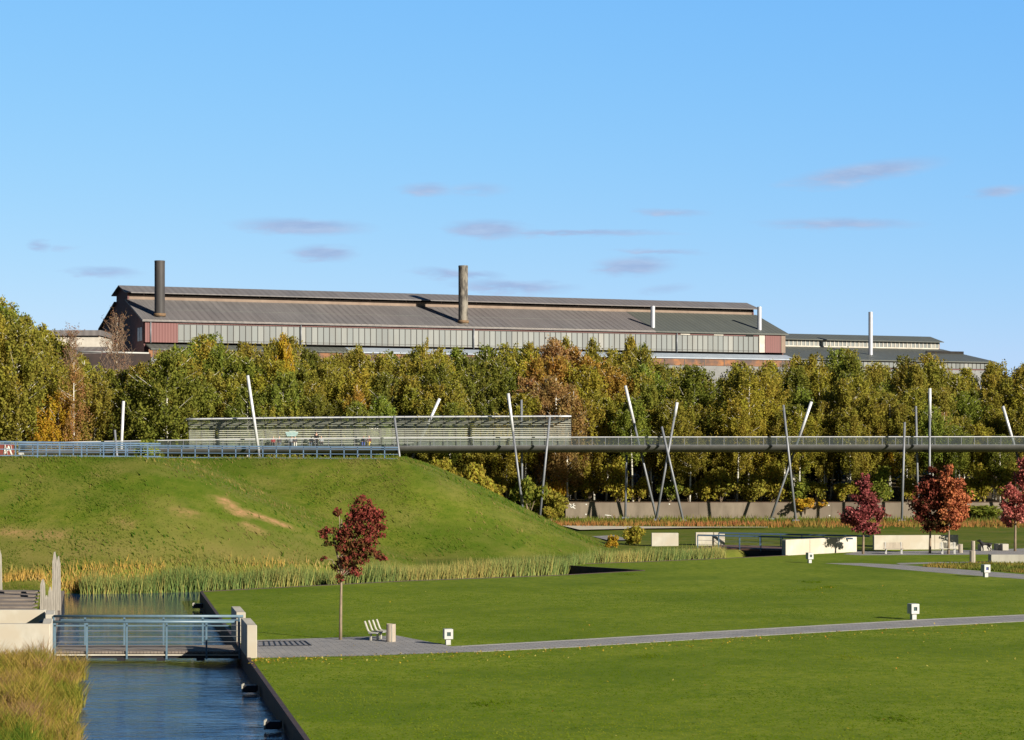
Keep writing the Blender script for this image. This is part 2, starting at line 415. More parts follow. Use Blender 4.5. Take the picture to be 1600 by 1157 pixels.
def terr_z(X, Y):
    z = mound(X, Y)
    z = z + np.where(z > .3, ((vnoise(X,Y,7,1)-.5)*.32+(vnoise(X,Y,2.2,2)-.5)*.09)*np.clip((8.4-z)/1.6, .25, 1), (vnoise(X,Y,5,3)-.5)*.08)
    yb = ybank(X)
    d = Y - yb                                   # >0 on the far bank
    far = np.clip((d+1.0)/2.2, 0, 1)
    left = np.clip((xl(Y) - .2 + np.where(Y < 92.5, 1.3, 0) - X)/1.2, 0, 1)  # 1 on the land left of the canal
    right = np.clip((X-26.5)/1.0, 0, 1)*(Y > 174)
    land = np.maximum(np.maximum(far, left), right)
    return np.where(right > .5, np.minimum(z, 0)-.02, z)*land - 1.5*(1-land)
gx = np.arange(-110, 111, .6); gy = np.arange(40, 269.3, .6)
GX, GY = np.meshgrid(gx, gy)
GZ = terr_z(GX, GY); GZ[-1, :] = np.where(gx > -20, -.02, GZ[-1, :])
nx, ny = len(gx), len(gy)
idx = np.arange(nx*ny).reshape(ny, nx)
faces = np.stack([idx[:-1,:-1].ravel(), idx[:-1,1:].ravel(), idx[1:,1:].ravel(), idx[1:,:-1].ravel()], 1)
terr = np_mesh('terrain', np.stack([GX.ravel(), GY.ravel(), GZ.ravel()], 1), faces, m_terr)
terr.data.polygons.foreach_set('use_smooth', [True]*len(terr.data.polygons))
# bare earth scars on the slope
SC_ = [((352,783),(361,792),1.0),((361,792),(374,804),1.0),((386,802),(415,811),.95),((415,812),(447,823),.95),((388,822),(402,829),.6),
       ((5,832),(45,835),.6),((70,836),(95,837),.5),((280,800),(300,806),.5),((185,815),(200,822),.4)]
def on_slope(px, py):
    for Y in np.arange(138, 215, .25):
        p = P(px, py, Y)
        if terr_z(np.array([p.x]), np.array([Y]))[0] >= p.z: return p
    return G(px, py)
earth = np.zeros(nx*ny); VX, VY = GX.ravel(), GY.ravel()
for a, b, s in SC_:
    A, B = on_slope(*a), on_slope(*b); d = B-A; L2 = max(d.x**2+d.y**2, 1e-4)
    t = np.clip(((VX-A.x)*d.x+(VY-A.y)*d.y)/L2, 0, 1); s = s*1.15
    dd = np.hypot(VX-A.x-t*d.x, VY-A.y-t*d.y)
    earth = np.maximum(earth, s*np.clip(1.3-dd/.62, 0, 1))
dry = np.clip(1-np.abs(VY-ybank(VX)-3.5)/5, 0, 1)*.5*(VX < 24) + np.clip(1-np.abs(VY-246)/6, 0, 1)*.7*(VX > 3) \
    + (VY < 93)*(VX < -10)*.5
for nm, arr in (('earth', earth), ('dry', np.clip(dry, 0, .9))):
    a = terr.data.attributes.new(nm, 'FLOAT', 'POINT'); a.data.foreach_set('value', arr.astype(np.float32))
tag(terr, kind='structure')

g = MB().quad((-4000,-500,-2.2),(4000,-500,-2.2),(4000,6000,-2.2),(-4000,6000,-2.2)).build('ground', m_ground); tag(g, kind='structure')
wf = MB()
wy = [262.85, 275, 300, 330, 370, 460, 700]; wz = [1.80, 1.9, 3.2, 5, 7, 9, 9]
for i in range(len(wy)-1):
    wf.quad((-260,wy[i],wz[i]),(260,wy[i],wz[i]),(260,wy[i+1],wz[i+1]),(-260,wy[i+1],wz[i+1]))
wfo = wf.build('wood_floor', m_woodfl); tag(wfo, kind='structure')
def woodz(Y): return float(np.interp(Y, wy, wz))
wat = MB().quad((-140,15,-.65),(40,15,-.65),(40,205,-.65),(-140,205,-.65)).build('water', m_water); tag(wat, kind='structure')

# lawn: one sheet with the canal edge and the triangular notch cut out of it
A0 = (xr(-30), -30); A1 = (xr(134), 134)
LAWN = [A0, (280,-30), (280,186), (29.5,186), (27.0,181.5)] + [tuple(G(px,py)[:2]) for px, py in
        ((1229,868.3),(1130,873),(1000,878.5),(866,883),(1005,892),(860,900),(640,908))] + [A1]
lw = MB().add([(x,y,0) for x,y in LAWN], [tuple(range(len(LAWN)))])
lawn = lw.build('lawn', m_lawn)
import bmesh
bm = bmesh.new(); bm.from_mesh(lawn.data); bmesh.ops.triangulate(bm, faces=bm.faces[:]); bm.to_mesh(lawn.data); bm.free()
tag(lawn, kind='structure')
# steel retaining edge round the lawn
edge = MB()
ring = [LAWN[i] for i in (5,6,7,8,9,10,11,12)] + [(xr(18), 18)]
ring_pts = [Vector((x,y,0)) for x,y in ring]
for a, b in zip(ring_pts[:-1], ring_pts[1:]):
    d = (b-a).normalized(); nrm = Vector((d.y,-d.x,0))     # to the water side
    q = [a-nrm*.17, b-nrm*.17, b, a]
    if (a-ring_pts[3]).length < .1 or (b-ring_pts[3]).length < .1 or True:
        edge.prism([(p.x,p.y) for p in q], -1.6, .03)
eo = edge.build('retaining_edge', m_corten)
tag(eo, 'low rusty steel retaining edge between the lawn and the canal water', 'retaining wall')
# outlets in the edge
for px, py, lab in ((310,947,'dark drain spout by the far lawn corner of the canal'),
                (385,1076,'dark drain spout below the near concrete bridge pier'),
                (424,1133,'dark drain spout nearest the bottom of the photo')):
    z = -.42; p = G(px, py, z); r_ = root('drain_spout', (xr(p.y)-.1, p.y, z), lab, 'drain pipe', 'drain spouts in the canal edge')
    L = max(.5, (xr(p.y)-p.x))
    o = MB().box((-L/2,0,0),(L,.42,.26),bev=.04).build('pipe_body', m_dark, r_)
    MB().box((-L-.03,0,.02),(.05,.48,.31)).build('end_plate', m_conc2, r_)

# ------------------------------------------------------------------ paths
def sheet(name, pts, m, z, kind='structure'):
    vs = [G(px,py) for px,py in pts]
    o = MB().add([(v.x,v.y,z) for v in vs], [tuple(range(len(vs)))]).build(name, m)
    b_ = bmesh.new(); b_.from_mesh(o.data)
    bmesh.ops.recalc_face_normals(b_, faces=b_.faces[:])
    if b_.faces[:][0].normal.z < 0: bmesh.ops.reverse_faces(b_, faces=b_.faces[:])
    bmesh.ops.triangulate(b_, faces=b_.faces[:]); b_.to_mesh(o.data); b_.free()
    return tag(o, kind=kind)
sheet('path', [(389,1001),(500,997.5),(560,995.5),(620,993.5),(706,1010.3),(900,999.5),(1100,987.5),(1300,976),(1450,967.5),(1600,960.5),(1750,954),
               (1750,964),(1600,971),(1450,978.5),(1300,987),(1100,998.5),(900,1011),(740,1019),(560,1025.5),(402,1028.5)], m_pave, .006)
kb = MB()
for seq in (((720,1010.6),(900,1000.6),(1100,988.6),(1300,977),(1450,968.5),(1600,961.5)), ((740,1019.4),(900,1011.4),(1100,999),(1300,987.4),(1450,979),(1600,971.4))):
    for a, b in zip(seq[:-1], seq[1:]):
        A, B = G(*a), G(*b); kb.beam((A.x,A.y,.005),(B.x,B.y,.005),0.07,.03)
tag(kb.build('path_kerb', m_kerb), kind='structure')
sheet('pavement', [(1288,880.5),(1345,880.2),(1400,882.5),(1480,888.3),(1600,898),(1750,911),(1750,918),(1600,905.3),(1500,898),(1400,889.6),(1340,884.3)], m_pave, .006)
sheet('side_path', [(1400,880.4),(1450,879),(1550,877.8),(1640,877),(1640,878.6),(1550,879.4),(1460,880.8),(1408,883.0)], m_pave, .010)
sheet('plaza', [(1318,866.5),(1345,868),(1420,867.6),(1550,866.8),(1760,866),(1760,856.5),(1600,857.5),(1500,860),(1420,861.5),(1338,862)], m_pave, .006)
sheet('gravel_path', [(878,823.6),(906,830.2),(1000,828.2),(1107,826.5),(1200,826.2),(1200,825.7),(1107,825.4),(1000,824.8)], m_path_pale, .14)
sheet('footpath', [(925,840),(960,838),(985,846),(950,846)], m_pave, .10)
gr = root('floor_grate', G(436,1006.5), 'dark floor grating set in the paving right of the small bridge', 'grating')
gb = MB(); c0 = G(404,1003.2); c1 = G(476,1002.4); c2 = G(486,1009.4); c3 = G(404,1010.4)
for a, b in ((c0,c1),(c1,c2),(c2,c3)): gb.beam((a.x,a.y,.02),(b.x,b.y,.02),.07,.03)
gb.build('frame', m_dark, gr, gr.location)
gb = MB()
for k in range(1, 9):
    t = k/9; a = c0.lerp(c1, t); b = c3.lerp(c2, t); gb.beam((a.x,a.y,.018),(b.x,b.y,.018),.05,.022)
gb.build('bars', m_dark, gr, gr.location)
gb = MB(); gb.quad((c0.x,c0.y,.010),(c3.x,c3.y,.010),(c2.x,c2.y,.010),(c1.x,c1.y,.010)); gb.build('slab', mat('grate_slab',(.20,.195,.20),(.16,.155,.16),2,.8), gr, gr.location)

# ------------------------------------------------------------------ small bridge over the canal
u_ = Vector((1, -.004, 0)).normalized()
YB0, YB1 = 96.9, 99.9
def bridge_one():
    r_ = root('canal_footbridge', (-15.5, 98.3, -.1), 'small grey blue footbridge with timber deck crossing the canal', 'footbridge')
    off = r_.location; x0, x1 = xl(98)-.1, xr(98)+.25
    d = MB(); n = 56
    for k in range(n):
        a = x0+(x1-x0)*k/n; w = (x1-x0)/n
        d.box((a+w/2, (YB0+YB1)/2, -.13), (w-.018, YB1-YB0, .09))
    d.build('deck', m_deckw, r_, off)
    b = MB()
    b.box(((x0+x1)/2, YB0+.12, -.29), (x1-x0, .16, .20)).box(((x0+x1)/2, YB1-.12, -.29), (x1-x0, .16, .20))
    b.build('girder', m_dark, r_, off)
    b = MB().box(((x0+x1)/2, YB0-.03, -.235), (x1-x0, .05, .06)); b.build('edge_strip', m_conc, r_, off)
    for side, yy, px0 in (('near', YB0-.06, 136), ('far', YB1+.06, 133)):
        MB().tube([(x0-.25,yy,1.2),(xr(98)-.03,yy,1.2)], .06, 10).build('handrail', m_teal, r_, off, True)
        MB().box(((x0+x1)/2-.2,yy,1.03),(x1-x0-.5,.05,.05)).build('upper_bar', m_teal, r_, off)
        wmb = MB()
        for z in (.80,.55,.30,.06): wmb.tube([(x0,yy,z),(xr(98)-.03,yy,z)], .009, 5)
        wmb.build('wires', m_galv, r_, off)
        for px in [px0+62.2*k - (.9*k if side=='far' else 0) for k in range(0, 4)] + [86 if side=='near' else 84, 374]:
            X = (px-CX)/F*yy
            MB().box((X,yy,.40),(.075,.05,1.62)).build('post', m_teal, r_, off)
        if side == 'near':
            for k in range(4):
                X = (px0+62.2*k-6-CX)/F*yy
                MB().box((X-.1,yy+.1,-.42),(.34,.16,.14)).build('bracket', m_dark, r_, off)
bridge_one()
def slab_along(name, Y0, Y1, off_x, th, z0, z1, label, m=m_conc, side=1):
    pts = [(xe(Y0)+off_x, Y0) for xe in ()]
    xe = xr if side > 0 else xl
    pts = [(xe(Y0)+off_x, Y0), (xe(Y0)+off_x+th, Y0), (xe(Y1)+off_x+th, Y1), (xe(Y1)+off_x, Y1)]
    c = Vector((sum(p[0] for p in pts)/4, sum(p[1] for p in pts)/4, z0))
    mb = MB().prism(pts, z0, z1)
    o = mb.build(name, m, None, c); o.location = c
    bv = o.modifiers.new('bevel', 'BEVEL'); bv.width = .02; bv.segments = 1
    return tag(o, label, 'concrete wall')
slab_along('bridge_pier', 93.0, 96.75, .02, .42, -1.3, 1.37, 'pale concrete slab pier in front of the bridge on the lawn side')
slab_along('bridge_pier', 99.98, 103.6, .02, .42, -1.3, 1.37, 'pale concrete slab pier behind the bridge on the lawn side')
slab_along('bridge_pier', 94.25, 96.75, -.38, .40, -1.3, 1.35, 'pale concrete pier joined to the front wall at the bridge left end', side=-1)
slab_along('bridge_pier', 99.98, 102.6, -.38, .40, -1.3, 1.27, 'pale concrete pier behind the bridge beside the stepped timber terrace', side=-1)
def wallbox(name, x0, x1, y0, y1, z0, z1, label, m=m_conc, cat='concrete wall', bev=.02):
    c = Vector(((x0+x1)/2, (y0+y1)/2, z0))
    o = MB().box((0,0,(z1-z0)/2),(x1-x0,y1-y0,z1-z0)).build(name, m); o.location = c
    b = o.modifiers.new('bevel','BEVEL'); b.width = bev; b.segments = 1
    return tag(o, label, cat)
wallbox('concrete_wall', -46, xl(94)-.02, 93.8, 94.22, -1.2, 1.35, 'streaky pale concrete wall at the left end of the bridge')
wallbox('concrete_wall', -46, xl(102.8)-.45, 102.65, 103.05, -1.2, 1.27, 'cream concrete wall with a diagonal shadow below the timber terrace')
# timber terrace: stepped boards
t_ = root('timber_terrace', (-29, 112, 0), 'stepped grey timber terrace beside the canal at the left', 'terrace')
for k in range(11):
    y0 = 104.2 + k*1.5; z = .15+.085*k; x1_ = xl(y0)-1.35
    mb = MB()
    for q in range(4): mb.box(((x1_-46)/2, y0+.17+q*.36, z-.04), (x1_+46, .31, .08))
    mb.box(((x1_-46)/2, y0+.02, z-.18),(x1_+46,.05,.20))
    mb.build('tread', m_deckw, t_, t_.location)
mb = MB()
for k in range(12): mb.box((-27.6-.19*k*1.5, 104.0+k*1.5, .30+.085*k),(.12,1.5,.5), R(11))
mb.build('stringer', m_deckw, t_, t_.location)
bw = root('boardwalk', (xl(118)-.5, 118, 0), 'narrow grey boardwalk along the left canal edge beyond the bridge', 'boardwalk')
mb = MB()
for k in range(75):
    Y = 103.8+k*.41
    mb.box((xl(Y)-.42, Y, .0), (.86,.38,.07), R(10.6))
mb.build('planks', m_deckw, bw, bw.location)
mb = MB().prism([(xl(103.7)-.04,103.7),(xl(103.7)+.02,103.7),(xl(134.6)+.02,134.6),(xl(134.6)-.04,134.6)], -1.3, -.04)
mb.build('side_board', m_dark, bw, bw.location)
pal = [(-2,857,932,12,'pale timber palisade plank cut by the left edge of the photo'),(67,905,957,9.5,'short pointed timber plank at left of the palisade'),
       (73,930,962,6,'lowest timber plank between the short and tall planks'),(78.5,917,965,7,'second lowest timber plank in front of the tall planks'),
       (85.5,862,962,9,'tallest timber plank of the palisade by the canal'),(91.5,869,955,8,'tall timber plank at the right end of the palisade')]
for px, yt, yb, w, lab in pal:
    b = G(px, yb); s = b.y/F; h_ = (yb-yt)*s; w_ = w*s
    mb = MB()
    mb.add([(-w_/2,-.06,-.3),(w_/2,-.06,-.3),(w_*.36,-.06,h_*.86),(w_*.10,-.06,h_),(-w_*.14,-.06,h_*.99),(-w_*.40,-.06,h_*.84),
            (-w_/2,.06,-.3),(w_/2,.06,-.3),(w_*.36,.06,h_*.86),(w_*.10,.06,h_),(-w_*.14,.06,h_*.99),(-w_*.40,.06,h_*.84)],
           [(0,1,2,3,4,5),(11,10,9,8,7,6),(0,6,7,1),(1,7,8,2),(2,8,9,3),(3,9,10,4),(4,10,11,5),(5,11,6,0)])
    for q in range(1, 3):
        mb.box((-w_/2+w_*q/3, -.065, h_*.42), (.012,.02,h_*.8))
    o = mb.build('palisade_plank', m_plank); o.location = b; o.rotation_euler = (0,0,R(12)); tag(o, lab, 'timber plank')

# ------------------------------------------------------------------ second bridge and walls at the plaza
def wall_px(name, a, b, th, h_, label, m=m_conc):
    A, B = G(*a), G(*b); d = (B-A); L = d.length; ang = math.atan2(d.y, d.x)
    o = MB().box((L/2, th/2, h_/2-.3), (L, th, h_+.6)).build(name, m); o.location = A; o.rotation_euler = (0,0,ang)
    bv = o.modifiers.new('bevel','BEVEL'); bv.width = .03; bv.segments = 1
    return tag(o, label, 'concrete wall'), L
w1, L1 = wall_px('concrete_wall', (1228,868), (1339,862.5), .45, 1.22, 'long white concrete wall left of the maroon tree with a leaf shadow')
w2, L2 = wall_px('concrete_wall', (1365.5,858.9), (1497.5,858.3), .45, 1.17, 'white concrete wall behind the plaza bench under the red trees')
for w_, u in ((w1, .33), (w1, .70), (w2, .72)):
    L = L1 if w_ is w1 else L2
    MB().box((L*u,-.004,.6),(.03,.012,1.14)).build('joint', m_wallc, w_)
wall_px('concrete_wall', (1018,853.5), (1060,853.5), .45, 1.12, 'short white concrete wall standing alone behind the reeds')
w3, L3 = wall_px('concrete_wall', (1087,853), (1132.5,853), .45, 1.14, 'short white concrete wall at the left end of the dark blue bridge')
MB().box((L3*.62,-.004,.6),(.09,.012,1.1)).build('joint', m_wallc, w3)
def bridge_two():
    r_ = root('plaza_footbridge', (20,187,0), 'dark blue railed footbridge over the far pond channel by the plaza', 'footbridge')
    off = r_.location
    nl, nr = Vector((15.6,188.2,0)), Vector((25.6,182.6,0)); fl, fr = nl+Vector((2.2,4.6,0)), nr+Vector((2.2,4.6,0))
    MB().prism([nl.xy, nr.xy, fr.xy, fl.xy], -.05, .10).build('deck', mat('red_brown_deck',(.13,.07,.05),(.09,.05,.04),2,.8), r_, off)
    b = MB(); b.beam(nl+Vector((.1,.2,-.3)), nr+Vector((.1,.2,-.3)), .25, .5); b.beam(fl+Vector((0,-.2,-.3)), fr+Vector((0,-.2,-.3)), .25, .5); b.build('girder', m_dark, r_, off)
    for a, b_, ext in ((nl, nr, 4.2), (fl, fr, 4.0)):
        d = (b_-a).normalized(); e = b_ + d*(ext*.55)
        MB().beam(a+Vector((0,0,1.12)), e+Vector((0,0,1.12)), .12, .13).build('handrail', m_blue, r_, off)
        wm = MB()
        for z in (.35,.7): wm.tube([a+Vector((0,0,z)), b_+Vector((0,0,z))], .015, 5)
        wm.build('wires', m_galv, r_, off)
        n = 6
        for k in range(n+1):
            p = a.lerp(b_, k/n); MB().box((p.x,p.y,.5),(.07,.07,1.2), math.atan2(d.y,d.x)).build('post', m_teal if k % 2 else m_blue, r_, off)
bridge_two()

# ------------------------------------------------------------------ lamps, bins, benches, blocks
def lamp(px, py, h_, lab, lens, rz):
    b = G(px, py); r_ = root('bollard_lamp', b, lab, 'lamp', 'cube lamps along the lawn paths', R(rz))
    k = h_/.8
    MB().box((0,0,.15*k),(.24*k,.24*k,.30*k+.02),bev=.008).build('post', m_lampw, r_)
    hd = MB()
    hw, hh, hd_ = .22*k, .25*k, .22*k; z = .55*k; s = .10*k
    hd.box((0,.03*k,z),(.44*k,.44*k-.06*k,.5*k),bev=.012)
    y = -.22*k
    for bx, bz, wx, wz_ in ((-(hw+s)/2,z,hw-s,.5*k),((hw+s)/2,z,hw-s,.5*k),(0,z+(hh+s)/2,2*s,hh-s),(0,z-(hh+s)/2,2*s,hh-s)):
        hd.box((bx,y+.03*k,bz),(wx,.06*k,wz_))
    o = hd.build('head', m_lampw, r_)
    MB().box((0,y+.052*k,z),(2*s,.012,2*s)).build('lens', lens, r_)
lamp(700,1007.7,.70,'white cube lamp beside the bin and bench path',m_lens,13)
lamp(1427,968.4,.80,'white cube lamp on the right of the long curving path',m_lens,20)
lamp(1540,902,.83,'white cube lamp with a blue lens near the low grey wall',m_lensb,20)
lamp(1265,880,.77,'smallest white cube lamp below the long white wall',m_lens,20)
def bin_(px, py, h_, d, lab):
    b = G(px, py); r_ = root('litter_bin', b, lab, 'litter bin', 'round fluted litter bins')
    mb = MB(); n = 40; vs = []; fs = []
    for i, z in enumerate((0, .03, h_-.04, h_)):
        for k in range(n):
            t = 2*math.pi*k/n; rr = d/2*(1.0 if k % 2 else .955)*(.97 if i in (0,3) else 1); vs.append((rr*math.cos(t), rr*math.sin(t), z))
    for i in range(3):
        for k in range(n): fs.append((i*n+k, i*n+(k+1)%n, (i+1)*n+(k+1)%n, (i+1)*n+k))
    mb.add(vs, fs); mb.build('shell', m_brown, r_)
    mb = MB(); mb.tube([(0,0,h_-.03),(0,0,h_-.02)], d/2*.93, 24); mb.build('lid', m_dark, r_)
    mb = MB(); mb.box((d/2*.22,-d/2*.975,h_/2),(.035,.03,h_-.04)); mb.build('seam', m_strap, r_)
    return r_
bin_(611,1003,.80,.42,'tan round litter bin beside the bench near the solitary red tree')
bin_(1519.5,879.6,.89,.43,'tan round litter bin left of the low grey wall')
bin_(1520.5,862.5,.88,.30,'slim tan litter bin on the plaza behind another bin')
bin_(1500.8,864.3,.72,.36,'short tan litter bin at the right end of the white wall')
def bench_near():
    b = G(590,1000); r_ = root('park_bench', b, 'pale bench of bent slats beside the bin, its back to the red tree', 'bench', None, R(-24))
    # local: +x is the way it faces, length along y
    n = 4
    for k in range(n):
        y = -.66+.44*k
        mb = MB(); prof = [(-.40,.92),(-.36,.84),(-.24,.56),(-.18,.46),(-.08,.41),(.25,.40),(.42,.41)]
        for a, c in zip(prof[:-1], prof[1:]): mb.beam((a[0],y,a[1]),(c[0],y,c[1]),.13,.04)
        mb.build('slat', m_strap, r_)
    MB().box((.12,0,.375),(.5,1.6,.03)).build('seat', m_seatg, r_)
    for y in (-.55,.55):
        for x in (-.1,.28): MB().box((x,y,.18),(.09,.08,.36)).build('leg', m_strap, r_)
    r_.scale = (.88,.88,.95)
bench_near()
def bench_far(px, py, w, lab, m):
    b = G(px, py); r_ = root('park_bench', b, lab, 'bench', None, R(2))
    mb = MB()
    for k in range(6): mb.box((0,.22+.012*k,.50+.075*k),(w,.03,.055))
    mb.build('backrest', m, r_)
    mb = MB()
    for k in range(5): mb.box((0,-.2+.1*k,.43),(w,.075,.035))
    mb.build('seat', m, r_)
    for x in (-w/2+.18, w/2-.18):
        MB().box((x,-.15,.20),(.07,.07,.42)).build('leg', m_lampw, r_); MB().beam((x,.2,0),(x,.25,.95),.06,.06).build('leg', m_lampw, r_)
bench_far(1396.5,866,1.62,'beige slatted bench in front of the white plaza wall',m_brown)
bench_far(1482,866,1.35,'pale slatted bench beside the short bin at the white wall',m_strap)
for px, py, w, lab in ((1541.5,861.2,.92,'wide concrete block behind the black dog'),(1561.3,860.4,.30,'narrow concrete block right of the dog'),(1570.5,860.6,.62,'concrete cube furthest right of the three plaza blocks')):
    b = G(px, py); o = MB().box((0,.35,.27),(w,.7,.54),bev=.02).build('concrete_block', m_conc2); o.location = b; o.rotation_euler = (0,0,R(13))
    tag(o, lab, 'concrete block', 'concrete blocks on the plaza')
A = G(1549,880.2); o = MB().box((5.5,.6,.30),(11,1.2,.62),bev=.03).build('low_wall', m_conc2); o.location = A; o.rotation_euler=(0,0,R(-1)); tag(o,'low broad weathered concrete wall at the right edge of the photo','concrete wall')

# ------------------------------------------------------------------ old retaining wall under the wood, fence
rw = root('retaining_wall', (60,262.5,0), 'long stained grey concrete retaining wall below the birch wood', 'retaining wall')
xa = (884-CX)/F*262.5
for k in range(22):
    x0 = xa+k*5.2
    MB().box((x0+2.58,262.65,.84),(5.185,.34,1.96+.01*(k%3))).build('panel', m_wallc, rw, rw.location)
MB().box((xa+57,262.68,1.86),(114.6,.44,.07)).build('coping', mat('dark_coping',(.07,.045,.03),(.11,.07,.05),1.5,.9), rw, rw.location)
gf = MB()                                    # graffiti scribble on the wall, raised paint strokes
for a, b in (((889,787),(897,793)),((897,787),(892,794)),((893,790),(899,790.5)),((891,791),(899,795)),((945,805),(955,806))):
    A_, B_ = P(a[0],a[1],262.46), P(b[0],b[1],262.46); gf.beam(A_, B_, .02, .09)
m_gw = mat('white_spray_paint',(.62,.61,.55),(.5,.49,.45),3,.8)
gf.build('graffiti', m_gw, rw, rw.location)
gf = MB()
for px, py in ((916,788.5),(915.5,804),(1046,788),(1295,790),(1296,806)):
    q = P(px,py,262.46); gf.box(q,(.16,.03,.13))
gf.build('white_plate', m_gw, rw, rw.location)
fe = root('mesh_gate', (8.6,269.5,1.75), 'green mesh fence gate above the left end of the retaining wall', 'fence')
for px, h0 in ((889,2.6),(892.5,2.6),(914,2.0)):
    q = P(px,785,269.5); MB().box((q.x,269.5,1.75+h0/2),(.09,.09,h0)).build('post', m_blue if px > 890 else m_galv, fe, fe.location)
fm = MB()
for k in range(9):
    q0, q1 = P(893,785,269.5), P(914,785,269.5); fm.tube([(q0.x,269.5,1.85+k*.22),(q1.x,269.5,1.85+k*.22)],.012,4)
for k in range(14):
    x = q0.x+(q1.x-q0.x)*k/13; fm.tube([(x,269.5,1.8),(x,269.5,3.65)],.01,4)
fm.build('mesh', m_galv, fe, fe.location)

# ------------------------------------------------------------------ high footbridge, posts, canopy
YD = 256.0
RAIL = [(30,693.0),(100,691.2),(290,688.0),(450,686.0),(620,684.6),(900,683.4),(1250,683.0),(1760,682.6)]
def rail_z(px): 
    return H - (np.interp(px, [a for a,_ in RAIL], [b for _,b in RAIL]) - HOR)/F*YD
fb = root('high_footbridge', (20,YD+1.5,7), 'long grey high footbridge with glass parapets on leaning posts', 'footbridge')
FBO = fb.location
pts = [((px-CX)/F*YD, float(rail_z(px))-1.03) for px in np.linspace(30,1760,60)]
def ribbon(profile, name, m, smooth=True):
    mb = MB(); n = len(profile); vs = []; fs = []
    for x, z in pts:
        for (dy_, dz_) in profile: vs.append((x, YD+dy_, z+dz_))
    for i in range(len(pts)-1):
        for k in range(n-1): fs.append((i*n+k,(i+1)*n+k,(i+1)*n+k+1,i*n+k+1))
    mb.add(vs, fs); return mb.build(name, m, fb, FBO, smooth)
m_belly = mat('bridge_girder_paint', (.10,.10,.095), (.08,.08,.076), 1, .5, spec=.3)
ribbon([(-.12,.06),(-.12,-.02),(.02,-.25),(.35,-.5),(.9,-.68),(1.5,-.74),(2.1,-.68),(2.65,-.5),(2.98,-.25),(3.12,-.02),(3.12,.06)], 'girder', m_belly)
ribbon([(-.125,.06),(3.125,.06)], 'deck', m_deckw, False)
for dy_ in (-.02, 3.02):
    ribbon([(dy_,.10),(dy_,.99)], 'parapet_glass', m_glassp, False)
    mb = MB().tube([(x,YD+dy_,z+1.03) for x,z in pts], .055, 8); mb.build('handrail', m_white, fb, FBO, True)
    mb = MB().tube([(x,YD+dy_,z+.10) for x,z in pts], .035, 6); mb.build('lower_rail', m_galv, fb, FBO, True)
px = 60.0; k = 0
pm = MB().box((0,0,.5),(.05,.05,1.0)).build('baluster', m_galv, fb); first = True
while px < 1700:
    x = (px-CX)/F*YD; z = float(rail_z(px))-1.03
    o = pm if first else pm.copy()
    if not first: COL.objects.link(o)
    first = False
    o.location = (x-FBO.x, YD-.03-FBO.y, z-FBO.z); px += 20.6

def on_wall_y(p): return p
POSTS = [  # top, bottom, depth, sleeve share, short words
 ((193,627),(188.5,722),258.9,.62,'short white post behind the blue railing at left'),
 ((179.3,672),(183.5,722),254.3,0,'lowest grey post by the leftmost footbridge post'),
 ((387,587),(408.5,735),254.3,.55,'tall white tipped leaning post at the left of the canopy'),
 ((616,650),(627,735),254.3,0,'grey leaning post at the right end of the blue railing'),
 ((687,623),(632,742),259.2,.36,'white tipped post leaning right through the canopy'),
 ((794,615),(819,813),254.3,.3,'white tipped leaning post in front of the canopy'),
 ((814.7,625),(816,813),259.2,0,'upright grey post behind the footbridge at the canopy right part'),
 ((859,652),(843,814),254.3,0,'grey leaning post at the right end of the canopy'),
 ((977,603),(1026,811.5),259.2,.28,'tallest white tipped leaning post right of the canopy'),
 ((979.2,711),(977,809.5),259.0,0,'short upright grey post below the footbridge deck'),
 ((1034,667),(1067.5,814),254.3,0,'grey post leaning left in the V shaped pair'),
 ((1058,629),(1025,813.5),254.6,.12,'grey post leaning right in the V shaped pair'),
 ((1224,633),(1243.5,814.5),254.3,0,'nearly upright grey post of the crossed pair'),
 ((1268,628),(1204,811.5),259.2,.3,'white tipped slanting post of the crossed pair'),
 ((1413.5,660),(1409,814.5),254.3,0,'shortest upright grey post left of the orange tree'),
 ((1431,635),(1435,812),259.2,0,'thin upright grey post behind the footbridge deck'),
 ((1453,607),(1452,814),254.3,.2,'tall upright white tipped post above the orange tree'),
 ((1567,635),(1618,812),259.2,.36,'white tipped leaning post near the right edge')]
for (t, b, Yp, sv, lab) in POSTS:
    T, B = P(t[0],t[1],Yp), P(b[0],b[1],Yp)
    if B.z > .1 and b[1] < 800: B = B + (B-T)*((B.z-1.0)/(T.z-B.z))
    if b[1] >= 800: B.z = max(B.z, 0.0)
    r_ = root('leaning_post', B, 'bridge support: '+lab if False else lab, 'bridge post', 'leaning posts carrying the high footbridge')
    S = T.lerp(B, sv)
    MB().tube([S, B], [.13,.14], 12).build('shaft', m_galv, r_, B, True)
    if sv: MB().tube([T, S], [.17,.17], 12).build('sleeve', m_white, r_, B, True)
    if b[1] >= 800: MB().box(B+Vector((0,0,.03)),(.8,.6,.18)).build('foot_plate', m_galv, r_, B)
    # bracket to the deck
    zz = 7.95; q = T.lerp(B, (T.z-zz)/(T.z-B.z))
    if q.z < T.z: 
        yy = YD+.5 if Yp < YD else YD+2.5
        MB().beam(q, (q.x+(.35 if Yp>YD else -.35), yy, zz-.05), .14, .22).build('bracket', m_dark, r_, B)

